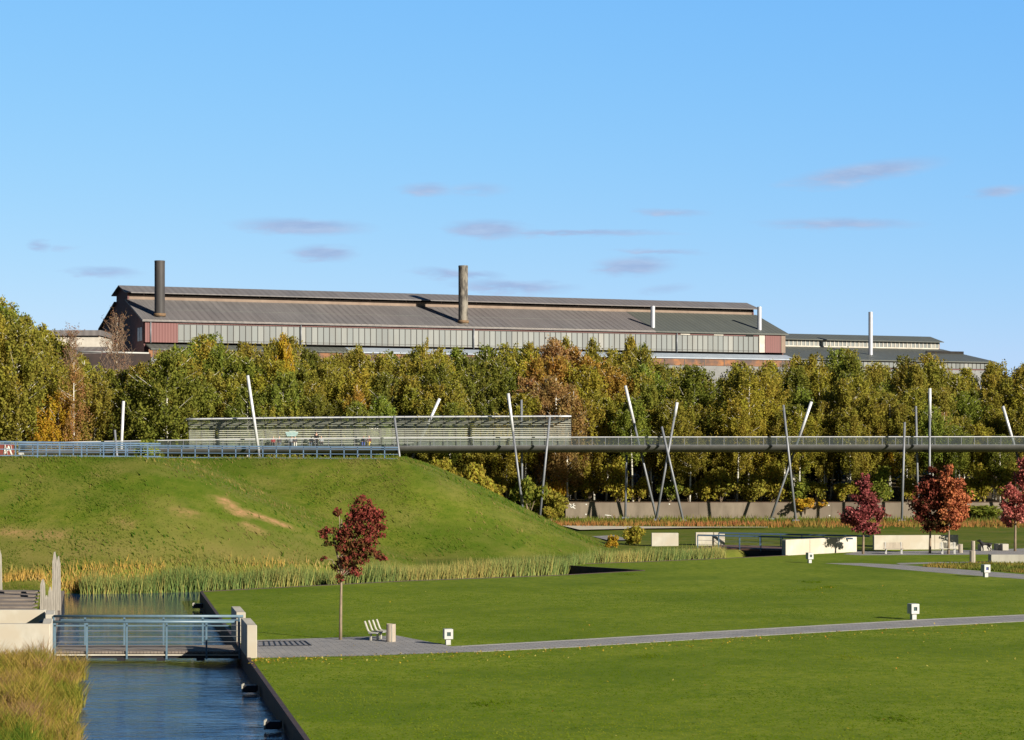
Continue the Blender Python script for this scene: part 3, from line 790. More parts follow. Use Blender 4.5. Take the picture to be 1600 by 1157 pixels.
# canopy
cp = root('curved_canopy', (-20,YD+2,8.5), 'long curved glass canopy with pale slats sheltering the footbridge bench', 'canopy')
CPO = cp.location
PROF = [(2.75,.1),(2.95,.7),(2.98,1.4),(2.85,2.1),(2.5,2.75),(1.95,3.2),(1.25,3.42),(.55,3.42)]
def prof_at(t):
    s = t*(len(PROF)-1); i = min(int(s), len(PROF)-2); f = s-i
    return (PROF[i][0]*(1-f)+PROF[i+1][0]*f, PROF[i][1]*(1-f)+PROF[i+1][1]*f)
CPX = np.linspace(290, 893, 31)
def cz(px): return float(rail_z(px))-1.03
mb = MB(); vs=[]; fs=[]; n=len(PROF)
for px in CPX:
    x=(px-CX)/F*YD
    for a,b in PROF: vs.append((x,YD+a+.04,cz(px)+b))
for i in range(len(CPX)-1):
    for k in range(n-1): fs.append((i*n+k,(i+1)*n+k,(i+1)*n+k+1,i*n+k+1))
mb.add(vs,fs); mb.build('glass_screen', m_glassc, cp, CPO, True)
m_rib = mat('dark_rib_paint',(.06,.065,.065),(.045,.05,.05),2,.6)
for i, px in enumerate(CPX):
    x=(px-CX)/F*YD; z=cz(px)
    mb=MB(); pp=[(x,YD+a-.03,z+b) for a,b in PROF]
    for a,b in zip(pp[:-1],pp[1:]): mb.beam(a,b,.09,.13)
    mb.beam((x-.25,YD+.9,z+3.18),(x+.02,YD+.5,z+3.48),.08,.10)
    mb.build('rib', m_rib, cp, CPO)
sl_m = mat('pale_canopy_slat',(.46,.46,.39),(.34,.34,.28),2,.6)
mb=MB()
for t in np.concatenate([np.linspace(.14,.66,12)]):
    a,b=prof_at(t)
    for i in range(0,len(CPX)-1):
        p0,p1=CPX[i],CPX[i+1]
        mb.beam(((p0-CX)/F*YD,YD+a-.11,cz(p0)+b),((p1-CX)/F*YD,YD+a-.11,cz(p1)+b),.05,.06)
mb.build('slat_screen', sl_m, cp, CPO)
for (a,b,r0,m) in ((.55,3.42,.075,m_white),(1.25,3.50,.06,m_galv),(2.5,2.80,.05,m_galv)):
    MB().tube([((px-CX)/F*YD,YD+a,cz(px)+b) for px in CPX], r0, 8).build('top_tube', m, cp, CPO, True)
mb=MB()                      # pale blue and white scrawls sprayed on the rear glass
GR=[((446,676),(466,676)),((447,678.5),(465,678.5)),((448,681),(463,681)),((452,674.5),(462,674.5))]
for a,b in GR: mb.beam(P(a[0],a[1],YD+2.78),P(b[0],b[1],YD+2.78),.02,.16)
mb.build('graffiti', mat('pale_blue_spray',(.22,.36,.36),(.34,.44,.42),6,.8), cp, CPO)
mb=MB(); x0=577
for k,(pl) in enumerate([[(0,0),(1.2,3)],[(1.2,3),(2.6,0)],[(3.5,0),(3.5,3)],[(3.5,3),(5.5,3)],[(3.5,1.5),(5,1.5)],[(3.5,0),(5.5,0)],[(6.5,3),(6.5,0)],[(6.5,0),(8.3,0)],[(8.3,0),(8.3,3)],[(9.3,0),(9.3,3)],[(9.3,3),(11,1.5)],[(9.3,1.5),(11,1.5)],[(12,0),(14,0)],[(12,1.5),(14,1.5)],[(12,3),(14,3)]]):
    a,b=pl; mb.beam(P(x0+a[0],667+a[1],YD+2.70),P(x0+b[0],667+b[1],YD+2.70),.02,.07)
mb.build('graffiti', m_gw, cp, CPO)
# long bench under the canopy
bn = root('long_bench', ((515-CX)/F*(YD+2.2),YD+2.2,8.4), 'long pale plank bench running under the curved canopy', 'bench')
BNO=bn.location
mb=MB()
for a in (2.05,2.2,2.35):
    mb.beam(((440-CX)/F*YD,YD+a,cz(440)+.46),((645-CX)/F*YD,YD+a,cz(645)+.46),.13,.06)
mb.build('seat', sl_m, bn, BNO)
for px in range(446,645,22):
    q=(px-CX)/F*YD; MB().box((q,YD+2.2,cz(px)+.22),(.08,.35,.44)).build('leg', m_dark, bn, BNO)
sg=root('info_sign', ((408-CX)/F*YD,YD+.25,cz(408)), 'small white sign on a thin stand beside the tall leaning post', 'sign')
MB().box((0,0,.5),(.04,.04,1.0)).build('stand',m_galv,sg); MB().box((0,-.03,.95),(.40,.03,.34)).build('board',m_lampw,sg)

# ------------------------------------------------------------------ people and dog
m_skin = mat('skin',(.52,.33,.24),(.47,.29,.21),6,.6)
def cloth(name,c): return mat(name,c,tuple(x*.75 for x in c),8,.9)
def skin_obj(name, verts, edges, radii, m, parent, rooti=0, sub=1):
    me=D.meshes.new(name); me.from_pydata(verts,edges,[]); me.update()
    o=D.objects.new(name,me); COL.objects.link(o); o.parent=parent
    s=o.modifiers.new('skin','SKIN'); s.use_smooth_shade=True
    for i,r_ in enumerate(radii):
        sv=me.skin_vertices[0].data[i]; rr=r_ if isinstance(r_,tuple) else (r_,r_); sv.radius=rr; sv.use_root=(i==rooti)
    b=o.modifiers.new('sub','SUBSURF'); b.levels=sub; b.render_levels=sub
    me.materials.append(m); return o
PERS={}
def person(loc, rz, lab, top, legs, hair, sit=True, hood=False, lean=0.0):
    r_=root('person', loc, lab, 'person', None, rz)
    hz=.52 if sit else .92
    ly=lean
    sp=[(0,0,hz),(0,-.01+ly*.3,hz+.22),(0,ly*.7,hz+.46),(0,ly,hz+.56),(0,ly-.02,hz+.66),(0,ly-.03,hz+.76)]
    V=list(sp); E=[(0,1),(1,2),(2,3),(3,4),(4,5)]; RR=[(.15,.11),(.14,.10),(.15,.09),.055,.085,.07]
    for s in (-1,1):
        i=len(V)
        if sit: L=[(s*.10,-.03,hz-.02),(s*.12,-.42,hz+.0),(s*.12,-.44,.10),(s*.12,-.60,.04)]
        else: L=[(s*.10,0,hz-.06),(s*.11,-.02,.48),(s*.12,.02,.08),(s*.13,-.16,.04)]
        V+=L; RR+=[.085,.065,.045,.035]; E+=[(0,i),(i,i+1),(i+1,i+2),(i+2,i+3)]
        i=len(V); hands=(s*.10,-.34,hz+.12) if sit else (s*.22,-.10,hz-.08)
        V+=[(s*.19,ly*.7,hz+.44),(s*.24,ly*.4-.04,hz+.18),hands]; RR+=[.055,.042,.032]; E+=[(2,i),(i,i+1),(i+1,i+2)]
        j=len(V)
        hv=Vector(hands); 
        for q in range(4):
            V.append((hv.x+s*(-.03+.02*q),hv.y-.09-.01*(q in(1,2)),hv.z-.03)); RR.append(.010); E.append((i+2,j+q))
        V.append((hv.x-s*.05,hv.y-.04,hv.z+.01)); RR.append(.011); E.append((i+2,j+4))
    V.append((0,ly-.13,hz+.69)); RR.append(.018); E.append((4,len(V)-1))
    skin_obj('body',V,E,RR,m_skin,r_)
    TV=[(0,0,hz+.0),(0,-.01+ly*.3,hz+.22),(0,ly*.7,hz+.46),(0,ly*.9,hz+.53)]; TE=[(0,1),(1,2),(2,3)]; TR=[(.175,.135),(.165,.125),(.175,.11),.075]
    for s in (-1,1):
        i=len(TV); e=(s*.13,-.27,hz+.13) if sit else (s*.23,-.07,hz-.02)
        TV+=[(s*.19,ly*.7,hz+.44),(s*.245,ly*.4-.04,hz+.18),e]; TR+=[.075,.062,.05]; TE+=[(2,i),(i,i+1),(i+1,i+2)]
    skin_obj('jacket',TV,TE,TR,top,r_)
    LV=[(0,0,hz)]; LE=[]; LR=[(.165,.125)]
    for s in (-1,1):
        i=len(LV)
        if sit: L=[(s*.10,-.03,hz-.02),(s*.12,-.42,hz),(s*.12,-.44,.13)]
        else: L=[(s*.10,0,hz-.06),(s*.11,-.02,.48),(s*.12,.02,.12)]
        LV+=L; LR+=[.10,.082,.065]; LE+=[(0,i),(i,i+1),(i+1,i+2)]
    skin_obj('trousers',LV,LE,LR,legs,r_)
    if hood: hvv=[(0,ly+.03,hz+.54),(0,ly+.02,hz+.68),(0,ly+.02,hz+.80)]; hr=[.12,.125,.075]
    else: hvv=[(0,ly+.03,hz+.68),(0,ly+.01,hz+.77)]; hr=[.085,.078]
    skin_obj('hood' if hood else 'hair',hvv,[(i,i+1) for i in range(len(hvv)-1)],hr,top if hood else hair,r_)
    return r_
c_red=cloth('dark_red_jacket',(.30,.03,.035)); c_dk=cloth('dark_grey_coat',(.06,.06,.07)); c_gr=cloth('grey_jacket',(.32,.34,.36)); c_bk=cloth('black_coat',(.012,.012,.014))
c_bl=cloth('blue_trousers',(.06,.10,.36)); c_ye=cloth('yellow_trousers',(.62,.42,.04)); c_wh=cloth('pale_trousers',(.66,.64,.58)); c_jn=cloth('slate_trousers',(.10,.13,.18)); c_mar=cloth('maroon_top',(.14,.03,.04))
h_dk=mat('dark_hair',(.03,.02,.015),(.02,.014,.01),9,.8); h_lt=mat('fair_hair',(.55,.45,.30),(.42,.33,.20),9,.8)
def seat(px): return ((px-CX)/F*(YD+2.15), YD+2.15, cz(px)+.02)
def stand(px, a): return ((px-CX)/F*(YD+a), YD+a, cz(px)+.06)
person(seat(427),0.1,'person in a dark red jacket sitting at the left of the bench',c_red,c_dk,h_lt)
person(seat(436.5),-.1,'person in a dark grey coat seated beside the red jacket',c_dk,c_jn,h_lt)
person(seat(461),.15,'person in pale trousers and dark top sitting below the blue graffiti',c_dk,c_wh,h_lt)
person(seat(456),.4,'person in grey leaning beside the one in pale trousers',c_gr,c_jn,h_dk,lean=.06)
person(seat(486.5),-.2,'person in a grey jacket seated left of the black hooded figure',c_gr,c_jn,h_dk)
person(stand(494.5,1.5),0,'person standing in a black hooded coat among seated people',c_bk,c_bk,h_dk,sit=False,hood=True)
person(seat(502),.2,'person in a grey jacket seated right of the black hooded figure',c_gr,c_dk,h_lt)
person(seat(568),0,'person in blue trousers sitting on the right part of the bench',c_dk,c_bl,h_dk,lean=.05)
person(seat(576.5),-.15,'person in yellow trousers and maroon top sitting on the bench',c_mar,c_ye,h_lt)
m_dog=mat('black_dog_fur',(.006,.006,.007),(.012,.011,.011),8,.7)
b=G(1540.5,860.8+.4); dg=root('dog', b,'black dog standing on the plaza facing left','dog')
DV=[(.32,0,.60),(0,0,.58),(-.30,0,.58),(-.42,0,.72),(-.50,0,.86),(-.66,0,.82),(-.74,0,.80),  # rump, belly, chest, neck, head, muzzle
    (.45,0,.62),(.62,0,.66),
    (-.47,.07,.93),(-.47,-.07,.93),(-.44,.10,.83),(-.44,-.10,.83)]
DE=[(0,1),(1,2),(2,3),(3,4),(4,5),(5,6),(0,7),(7,8),(4,9),(4,10),(9,11),(10,12)]
DR=[.12,.125,.16,.10,.095,.055,.045,.035,.018,.03,.03,.02,.02]
for s in (-1,1):
    i=len(DV); DV+=[(.34,s*.09,.46),(.24,s*.09,.32),(.40,s*.09,.18),(.37,s*.09,.03),(.31,s*.09,.02)]; DR+=[.085,.05,.032,.03,.03]; DE+=[(0,i)]+[(i+k,i+k+1) for k in range(4)]
    i=len(DV); dx_=-.08*s; DV+=[(-.30,s*.09,.42),(-.27+dx_*.5,s*.09,.24),(-.30+dx_,s*.09,.03),(-.36+dx_,s*.09,.02)]; DR+=[.07,.038,.03,.03]; DE+=[(2,i)]+[(i+k,i+k+1) for k in range(3)]
skin_obj('body',DV,DE,DR,m_dog,dg,1)
dg.scale=(1.05,1.05,1.0)

# ------------------------------------------------------------------ blue railings on the embankment
def tz(X,Y): return float(terr_z(np.array([X]),np.array([Y]))[0])
def railing(name, Yf, px0, px1, ytop, ybot, step, rails, lab, ph=0):
    r_=root(name, P((px0+px1)/2, ybot(px0), Yf(px0)), lab, 'railing', 'blue railings on the embankment'); off=r_.location
    n=int((px1-px0)/step)
    sh=None
    for k in range(n+1):
        px=min(px0+ph+k*step,px1); Y=Yf(px); t=P(px,ytop(px),Y); b_=P(px,ybot(px)+3,Y)
        MB().box(((t.x),Y,(t.z+b_.z)/2),(.085,.07,t.z-b_.z)).build('post', m_blue, r_, off)
    for fr,wd in rails:
        mb=MB()
        ps=np.linspace(px0,px1,12)
        q=[P(p,ytop(p)*(1-fr)+ybot(p)*fr,Yf(p)) for p in ps]
        for a,b_ in zip(q[:-1],q[1:]): mb.beam(a,b_,.07,wd)
        mb.build('rail', m_blue, r_, off)
railing('blue_railing', lambda p:160+.008*p, -44.5, 251, lambda p:690.6+.012*max(p,0), lambda p:713.6+.006*max(p,0), 34.4,
        ((0,.11),(.15,.07),(.5,.06),(.93,.07)), 'taller blue railing at the top left of the grass embankment')
railing('blue_railing', lambda p:189.5, 30, 622, lambda p:695+.0075*p, lambda p:714.2+.0062*p, 21.15,
        ((0,.13),(.18,.06),(.58,.05),(.95,.06)), 'longer blue railing along the embankment crest below the canopy')
gw=root('brick_parapet', P(-20,714,186), 'red brown wall with pale sprayed letters behind the left blue railing','wall')
q0,q1=P(-60,714,186),P(20,714,186)
MB().box(((q0.x+q1.x)/2,186.2,(q0.z-.4+P(0,694,186).z)/2),(q1.x-q0.x,.4,P(0,694,186).z-q0.z+.4)).build('panel',mat('red_brown_brick',(.20,.05,.035),(.13,.035,.03),3,.9),gw,gw.location)
mb=MB()
for a,b in (((6,712),(8,695)),((8,695),(12,712)),((7,704),(13,704)),((13,697),(19,712)),((17,696),(18.5,704)),((8,709),(12,700))): mb.beam(P(a[0],a[1],185.97),P(b[0],b[1],185.97),.02,.12)
mb.build('graffiti',m_gw,gw,gw.location)
o=MB().box((0,0,.12),(.34,.3,.26),bev=.03).build('white_box',m_lampw); o.location=P(33.5,712.5,180); tag(o,'small white box lying behind the left blue railing','box')

# ------------------------------------------------------------------ the halls
def panel_mat(name, stops, streak, metal=0, rough=.45):
    m,nt,b=new_mat(name); b.inputs['Roughness'].default_value=rough; b.inputs['Specular IOR Level'].default_value=.4
    a=N(nt,'ShaderNodeAttribute',attribute_name='pv')
    c=ramp(nt,a.outputs['Fac'],stops)
    f=noise(nt,.5,5,.7,stretch=(1.2,1,.25))
    c=mixc(nt,M_(nt,'MULTIPLY',ramp(nt,f,[(.45,(0,0,0)),(.75,(1,1,1))]),.5),c,streak)
    nt.links.new(c,b.inputs['Base Color']); return m
def corr_mat(name,c1,c2,per,rot=False,rough=.6,stain=None):
    m,nt,b=new_mat(name); b.inputs['Roughness'].default_value=rough; b.inputs['Specular IOR Level'].default_value=.25
    t=nt.nodes.new('ShaderNodeTexCoord')
    w=nt.nodes.new('ShaderNodeTexWave'); w.bands_direction='X'; w.inputs['Scale'].default_value=.314/per; w.inputs['Distortion'].default_value=0
    nt.links.new(t.outputs['Object'],w.inputs['Vector'])
    f=noise(nt,.35,5,.7,stretch=(1,.25,.25)); f2=noise(nt,.05,4,.6)
    c=ramp(nt,f,[(.3,c1),(.7,c2)])
    c=mixc(nt,M_(nt,'MULTIPLY',ramp(nt,f2,[(.4,(0,0,0)),(.65,(1,1,1))]),.5),c,stain or c2)
    nt.links.new(c,b.inputs['Base Color'])
    bump(nt,b,w.outputs['Fac'],.8,.06); return m
m_glz=panel_mat('milky_factory_glazing',[(0,(.075,.088,.088)),(.12,(.105,.12,.118)),(.5,(.122,.136,.130)),(.9,(.145,.155,.145)),(1,(.20,.20,.18))],(.10,.09,.07))
m_mull=mat('dark_mullion',(.065,.062,.06),(.09,.08,.07),1,.7)
m_redc=corr_mat('faded_red_cladding',(.165,.070,.066),(.135,.060,.058),.5,stain=(.15,.08,.072))
m_roofr=corr_mat('rusty_ribbed_roof',(.158,.149,.147),(.110,.104,.104),1.2,stain=(.138,.118,.112))
m_roofd=corr_mat('grey_green_roof',(.088,.096,.085),(.070,.077,.07),1.0,stain=(.08,.084,.074))
m_gabl=mat('dark_red_gable_sheet',(.13,.06,.055),(.09,.045,.045),.5,.8)
m_beige=mat('beige_monitor_wall',(.22,.165,.125),(.165,.12,.09),.4,.8,stretch=(1,1,.4))
m_black=mat('dark_opening',(.012,.011,.011),(.02,.018,.016),1,.9)
m_bluel=mat('pale_blue_sheet',(.30,.345,.40),(.24,.28,.33),.8,.5)
m_rust=mat('rusty_brown_wall',(.27,.12,.05),(.13,.075,.05),.6,.85,c3=(.08,.06,.055),s3=.4)
m_whitep=mat('dirty_white_panel',(.46,.43,.37),(.34,.31,.26),.6,.7)
HB=6.0
def rect_panels(name,u0,u1,n,z0,z1,y,mt,parent,mull=.07):
    mb=MB(); w=(u1-u0)/n
    for k in range(n): mb.quad((u0+k*w,y,z0),(u0+(k+1)*w,y,z0),(u0+(k+1)*w,y,z1),(u0+k*w,y,z1))
    o=mb.build(name,mt,parent)
    a=o.data.attributes.new('pv','FLOAT','FACE'); a.data.foreach_set('value',[rnd.random() for _ in range(n)])
    mb=MB()
    for k in range(n+1): mb.box((u0+k*w,y-.05,(z0+z1)/2),(mull,.10,z1-z0))
    mb.box(((u0+u1)/2,y-.04,z0+.04),(u1-u0,.09,.08)).box(((u0+u1)/2,y-.04,z1-.04),(u1-u0,.09,.08))
    if z1-z0>2.4: mb.box(((u0+u1)/2,y-.03,z0+(z1-z0)*.12),(u1-u0,.05,.05))
    mb.build('mullions',m_mull if mull<.15 else m_whitep,o)
    return o
h1=root('factory_hall',(-62.4,380,HB),'long brown roofed steelworks hall with dark chimneys behind the wood','factory',None,math.atan2(.396,.918))
L_,Wd,EZ=125.0,32.4,29.6-HB
mb=MB().box((L_/2,.35,(EZ-4.2)/2),(L_,.5,EZ-4.2)); mb.build('wall',m_gabl,h1)
MB().box((L_/2,.33,EZ-.15),(L_-.02,.5,.30)).build('eave_band',m_redc,h1)
# gables (pentagon with monitor step)
RZ=36.5-HB; MZ=33.85-HB
for u,nm in ((.2,'gable_wall'),(L_-.2,'gable_wall')):
    mb=MB(); pr=[(.62,-8),(Wd-.62,-8),(Wd-.62,EZ-.25),(Wd-12,MZ-.15),(Wd-12.15,MZ+1.2),(16.2,RZ-.2),(12.15,MZ+1.2),(12,MZ-.15),(.62,EZ-.25)]
    n=len(pr); vs=[(u-.15,y,z) for y,z in pr]+[(u+.15,y,z) for y,z in pr]
    mb.add(vs,[tuple(range(n)),tuple(range(2*n-1,n-1,-1))]+[(i,n+i,n+(i+1)%n,(i+1)%n) for i in range(n)]); mb.build(nm,m_gabl,h1)
for y,z in ((2.2,21.3),(3.9,21.3)):
    MB().box((.02,y,z),(.08,1.4,2.3)).build('window',m_bluel,h1)
MB().box((L_/2,Wd-.3,EZ/2-2),(L_,.4,EZ+3.6)).build('wall',m_gabl,h1)
rect_panels('glazing',5.9,119.2,104,EZ-3.72,EZ-.55,.12,m_glz,h1,.075)
MB().box((3.0,.05,EZ-2.1),(5.7,.12,3.3)).build('red_panel',m_redc,h1)
MB().box((62.5,.06,EZ-.42),(113.3,.14,.26)).build('red_band',m_redc,h1)
MB().box((119.9,.02,EZ-1.95),(1.2,.16,3.4)).build('white_panel',m_whitep,h1)
MB().box((122.3,.02,EZ-1.95),(3.4,.16,3.4)).build('red_panel',m_redc,h1)
MB().box((124.55,.0,EZ-1.95),(.9,.2,3.4)).build('beige_panel',m_beige,h1)
for u in (103.4,110.5): MB().box((u,-.03,EZ-.42),(2.0,.10,.3)).build('pale_sign',m_whitep,h1)
MB().box((117.2,-.03,EZ-.45),(1.6,.10,.3)).build('dark_vent',m_black,h1)
for u in (1.1,27.8,60.4,101.6): MB().tube([(u,-.14,EZ-.1),(u,-.14,EZ-3.9)],.12,8).build('downpipe',m_galv,h1,None,True)
MB().box((L_/2,-.28,EZ-.05),(L_+.6,.26,.16)).build('gutter',m_whitep,h1)
def roof_piece(u0,u1,y0,z0,y1,z1,th,mt,parent,rib=0,name='roof'):
    mb=MB(); mb.add([(u0,y0,z0),(u1,y0,z0),(u1,y1,z1),(u0,y1,z1),(u0,y0,z0-th),(u1,y0,z0-th),(u1,y1,z1-th),(u0,y1,z1-th)],
      [(0,1,2,3),(7,6,5,4),(0,4,5,1),(1,5,6,2),(2,6,7,3),(3,7,4,0)])
    if rib:
        n=int((u1-u0)/rib)
        for k in range(n+1):
            u=u0+.05+k*(u1-u0-.1)/n; mb.beam((u,y0,z0+.0),(u,y1,z1+.0),.10,.04)
    return mb.build(name,mt,parent)
rf=roof_piece(-.4,97,-.45,EZ-.02,12.1,MZ+.0,.25,m_roofr,h1,1.25)
roof_piece(97,L_+.5,-.45,EZ+.02,12.1,MZ+.04,.27,m_roofd,h1,0)
roof_piece(-.4,L_+.5,Wd+.4,EZ,Wd-12.1,MZ,.25,m_roofr,h1)
MB().box((45,5.9,EZ+2.15),(90,.08,.05)).build('lap_line',m_roofd,rf)
for y in (12.3,Wd-12.3):
    MB().box((L_/2,y,MZ+.36),(L_-.4,.2,.86)).build('monitor_wall',m_beige,h1); MB().box((L_/2,y+(.25 if y<16 else -.25),MZ+1.02),(L_-.5,.2,.50)).build('monitor_opening',m_black,h1)  # black panel paints the shade in the opening under the roof overhang
mb=MB()
for k in range(18): mb.box((3+k*7,12.2,MZ+.95),(.16,.12,.46))
mb.build('monitor_bracket',m_beige,h1)
roof_piece(-.6,L_+.7,10.9,MZ+1.18,16.2,RZ,.16,m_roofr,h1,0,'monitor_roof'); roof_piece(-.6,L_+.7,Wd-10.9,MZ+1.18,16.2,RZ,.16,m_roofr,h1,0,'monitor_roof')
def rz_at(y): return EZ+(MZ-EZ)*(y+.45)/12.55
def chimney(parent,u,y,r0,ztop,mt,lab,rimm=None,seg=None):
    zb=rz_at(y)-.6
    mb=MB(); n=28
    zs=[zb]+list(np.linspace(zb+1,ztop-HB,7)); mb.tube([(u,y,z) for z in zs],[r0]*len(zs),n,False)
    mb.tube([(u,y,ztop-HB-.35),(u,y,ztop-HB)],[r0*1.02,r0*1.02],n,False); mb.tube([(u,y,ztop-HB),(u,y,ztop-HB-1.2)],[r0*.92,r0*.92],n,False)
    mb.tube([(u,y,ztop-HB-.6),(u,y,ztop-HB-.59)],r0*.92,n)
    o=mb.build('chimney',mt,parent,None,True); o['label']=lab
    if seg:
        mb=MB(); mb.tube([(u,y,zb+.55),(u,y,zb+1.05)],[r0*1.18,r0*1.18],n); mb.build('base_ring',seg,o,None,True)
    return o
m_chb=mat('black_chimney_steel',(.035,.033,.033),(.055,.05,.048),.8,.6,stretch=(1,1,.2))
m_chr=mat('rusted_chimney_steel',(.21,.19,.155),(.05,.045,.04),1.7,.8,stretch=(1.3,1.3,.35),lo=.40,hi=.60)
m_ring=mat('rusty_base_ring',(.20,.12,.06),(.10,.07,.045),2,.8)
m_silv=mat('bright_steel_flue',(.52,.53,.55),(.45,.46,.49),1,.35,metal=.4,spec=.5)
chimney(rf,3.2,2.0,.88,39.9,m_chb,'black steel chimney at the left end of the hall roof',seg=m_ring)
chimney(rf,59.2,2.0,.86,40.8,m_chr,'rust streaked chimney near the middle of the hall roof',seg=m_ring)
chimney(rf,97.6,2.0,.42,34.4,m_silv,'thin silver flue left of the red end panel')
chimney(rf,120.5,2.0,.43,34.8,m_silv,'thin silver flue at the right end of the hall roof')
# lean-to under the glazing
roof_piece(0.3,36,-3.4,EZ-4.95,.1,EZ-4.05,.2,m_roofd,h1,0,'lean_to_roof'); roof_piece(36,L_+.3,-3.4,EZ-4.95,.1,EZ-4.05,.2,m_bluel,h1,0,'lean_to_roof')
MB().box((L_/2,-3.0,EZ-5.75),(L_,.3,1.35)).build('lean_to_wall',m_rust,h1)
MB().box((L_/2,-2.88,2.8),(L_,.3,19.6)).build('plinth_wall',mat('dark_plinth',(.05,.045,.04),(.035,.03,.028),.5,.9),h1)
MB().box((L_/2,-2.9,(12.6+EZ-6.4)/2),(L_,.3,EZ-6.4-12.6)).build('lower_wall',mat('grey_lower_wall',(.20,.205,.20),(.14,.14,.14),.5,.9),h1)
for k in range(30): MB().box((.8+k*4.2,-3.17,EZ-5.75),(.14,.06,1.3)).build('lean_to_post',m_mull,h1)

h2=root('low_hall',(52,448.8,HB),'low grey roofed hall with a windowed ridge at the right','factory',None,math.atan2(.396,.918))
E2=25.65-HB; L2_=53.4; M2=29.1-HB
MB().box((L2_/2-6,.35,E2/2-4),(L2_+12,.5,E2+7.7)).build('wall',m_gabl,h2)
rect_panels('glazing',-10,L2_-.2,62,E2-1.55,E2-.30,.06,m_glz,h2,.08)
MB().box((L2_/2-6,.02,E2-.17),(L2_+12,.2,.2)).build('red_band',m_gabl,h2)
MB().box((L2_/2-6,.02,E2-1.68),(L2_+12,.2,.18)).build('red_band',m_gabl,h2)
MB().box((L2_/2-6,.05,E2-5),(L2_+12,.1,6.4)).build('lower_wall',D.materials['grey_lower_wall'],h2)
r2=roof_piece(-12,L2_+.5,-.5,E2,19.75,M2,.22,m_roofd,h2); roof_piece(-12,L2_+.5,48,E2,28.2,M2,.22,m_roofd,h2)
mb=MB(); pr=[(.62,-8),(47,-8),(47,E2-.3),(28.3,M2-.25),(28.3,30.6-HB),(24,31.9-HB),(19.7,30.6-HB),(19.7,M2-.25),(.62,E2-.25)]; n=len(pr)
mb.add([(L2_-.3,y,z) for y,z in pr]+[(L2_-.05,y,z) for y,z in pr],[tuple(range(n)),tuple(range(2*n-1,n-1,-1))]+[(i,n+i,n+(i+1)%n,(i+1)%n) for i in range(n)]); mb.build('gable_wall',m_gabl,h2)
rect_panels('monitor_glazing',-12,L2_-.4,64,M2+.10,30.65-HB,19.6,m_glz,h2,.20)
MB().box((L2_/2-6.3,19.56,M2+.03),(L2_+11.6,.24,.24)).build('monitor_sill',m_whitep,h2)
roof_piece(-12,L2_+.4,18.7,30.62-HB,24,32.0-HB,.14,m_roofd,h2,0,'monitor_roof'); roof_piece(-12,L2_+.4,29.3,30.62-HB,24,32.0-HB,.14,m_roofd,h2,0,'monitor_roof')
MB().box((L2_-4,12,E2+1.9),(9.5,.3,1.5)).build('parapet',m_black,h2)
zb=E2+8.5*.17-.4
mb=MB(); mb.tube([(28.3,8,zb),(28.3,8,36.0-HB)],.46,24,False); mb.tube([(28.3,8,36.0-HB),(28.3,8,35.2-HB)],.40,24,False); mb.tube([(28.3,8,35.5-HB),(28.3,8,35.52-HB)],.40,20)
o=mb.build('chimney',m_silv,r2,None,True); o['label']='tall silver flue on the low hall roof'
ls=root('side_building',(-81,372,HB-1.6),'low pale building with flat grey roof left of the big hall','building')
off=Vector((0,0,0))
MB().box((-1,6,10.5),(27,12,23)).build('wall',m_whitep,ls); MB().box((-1,5.9,22.6),(27.6,12.8,.9)).build('roof',m_roofr,ls)
MB().box((-1,-3.2,9.6),(30,6.2,19.6)).build('annex_wall',m_gabl,ls); roof_piece(-16,14,-6.6,19.1,-.05,20.3,.2,m_roofr,ls,0,'annex_roof')
wl=root('pipe_rack',(-64.5,361,HB+.5),'white pipe rail on a dark brown wall left of the big hall','wall')
MB().box((0,0,8),(12.5,.4,17.3)).build('wall',mat('dark_brown_sheet',(.05,.035,.032),(.035,.027,.025),1,.9),wl); MB().tube([(-6.4,-.1,17.0),(6.0,-.1,16.7)],.14,8).build('pipe',m_lampw,wl,None,True)

# ------------------------------------------------------------------ foliage
def quads_from(c, u, v):
    n=len(c); V=np.empty((n,4,3)); V[:,0]=c-u; V[:,1]=c+v*.9-u*.1; V[:,2]=c+u; V[:,3]=c-v*.9-u*.1
    Fc=np.arange(n*4).reshape(n,4); return V.reshape(-1,3),Fc
def rand_dirs(n, r, zs=1.0):
    d=r.normal(size=(n,3)); d[:,2]*=zs; return d/np.linalg.norm(d,axis=1)[:,None]
def leaf_obj(name, c, size, r, m, fh=None, hang=.6, parent=None, clump=None):
    n=len(c); u=rand_dirs(n,r); u[:,2]-=hang; u/=np.linalg.norm(u,axis=1)[:,None]
    w=np.cross(u,rand_dirs(n,r)); w/=np.linalg.norm(w,axis=1)[:,None]+1e-9
    s=size*(.65+.7*r.random(n))[:,None]
    V,Fc=quads_from(c,u*s*.62,w*s*.42)
    fv=r.random(n) if clump is None else np.clip(.65*r.random(n)+.35*clump,0,1)
    o=np_mesh(name,V,Fc,m,{'fv':fv,'fh':fh if fh is not None else r.random(n)},parent=parent); return o
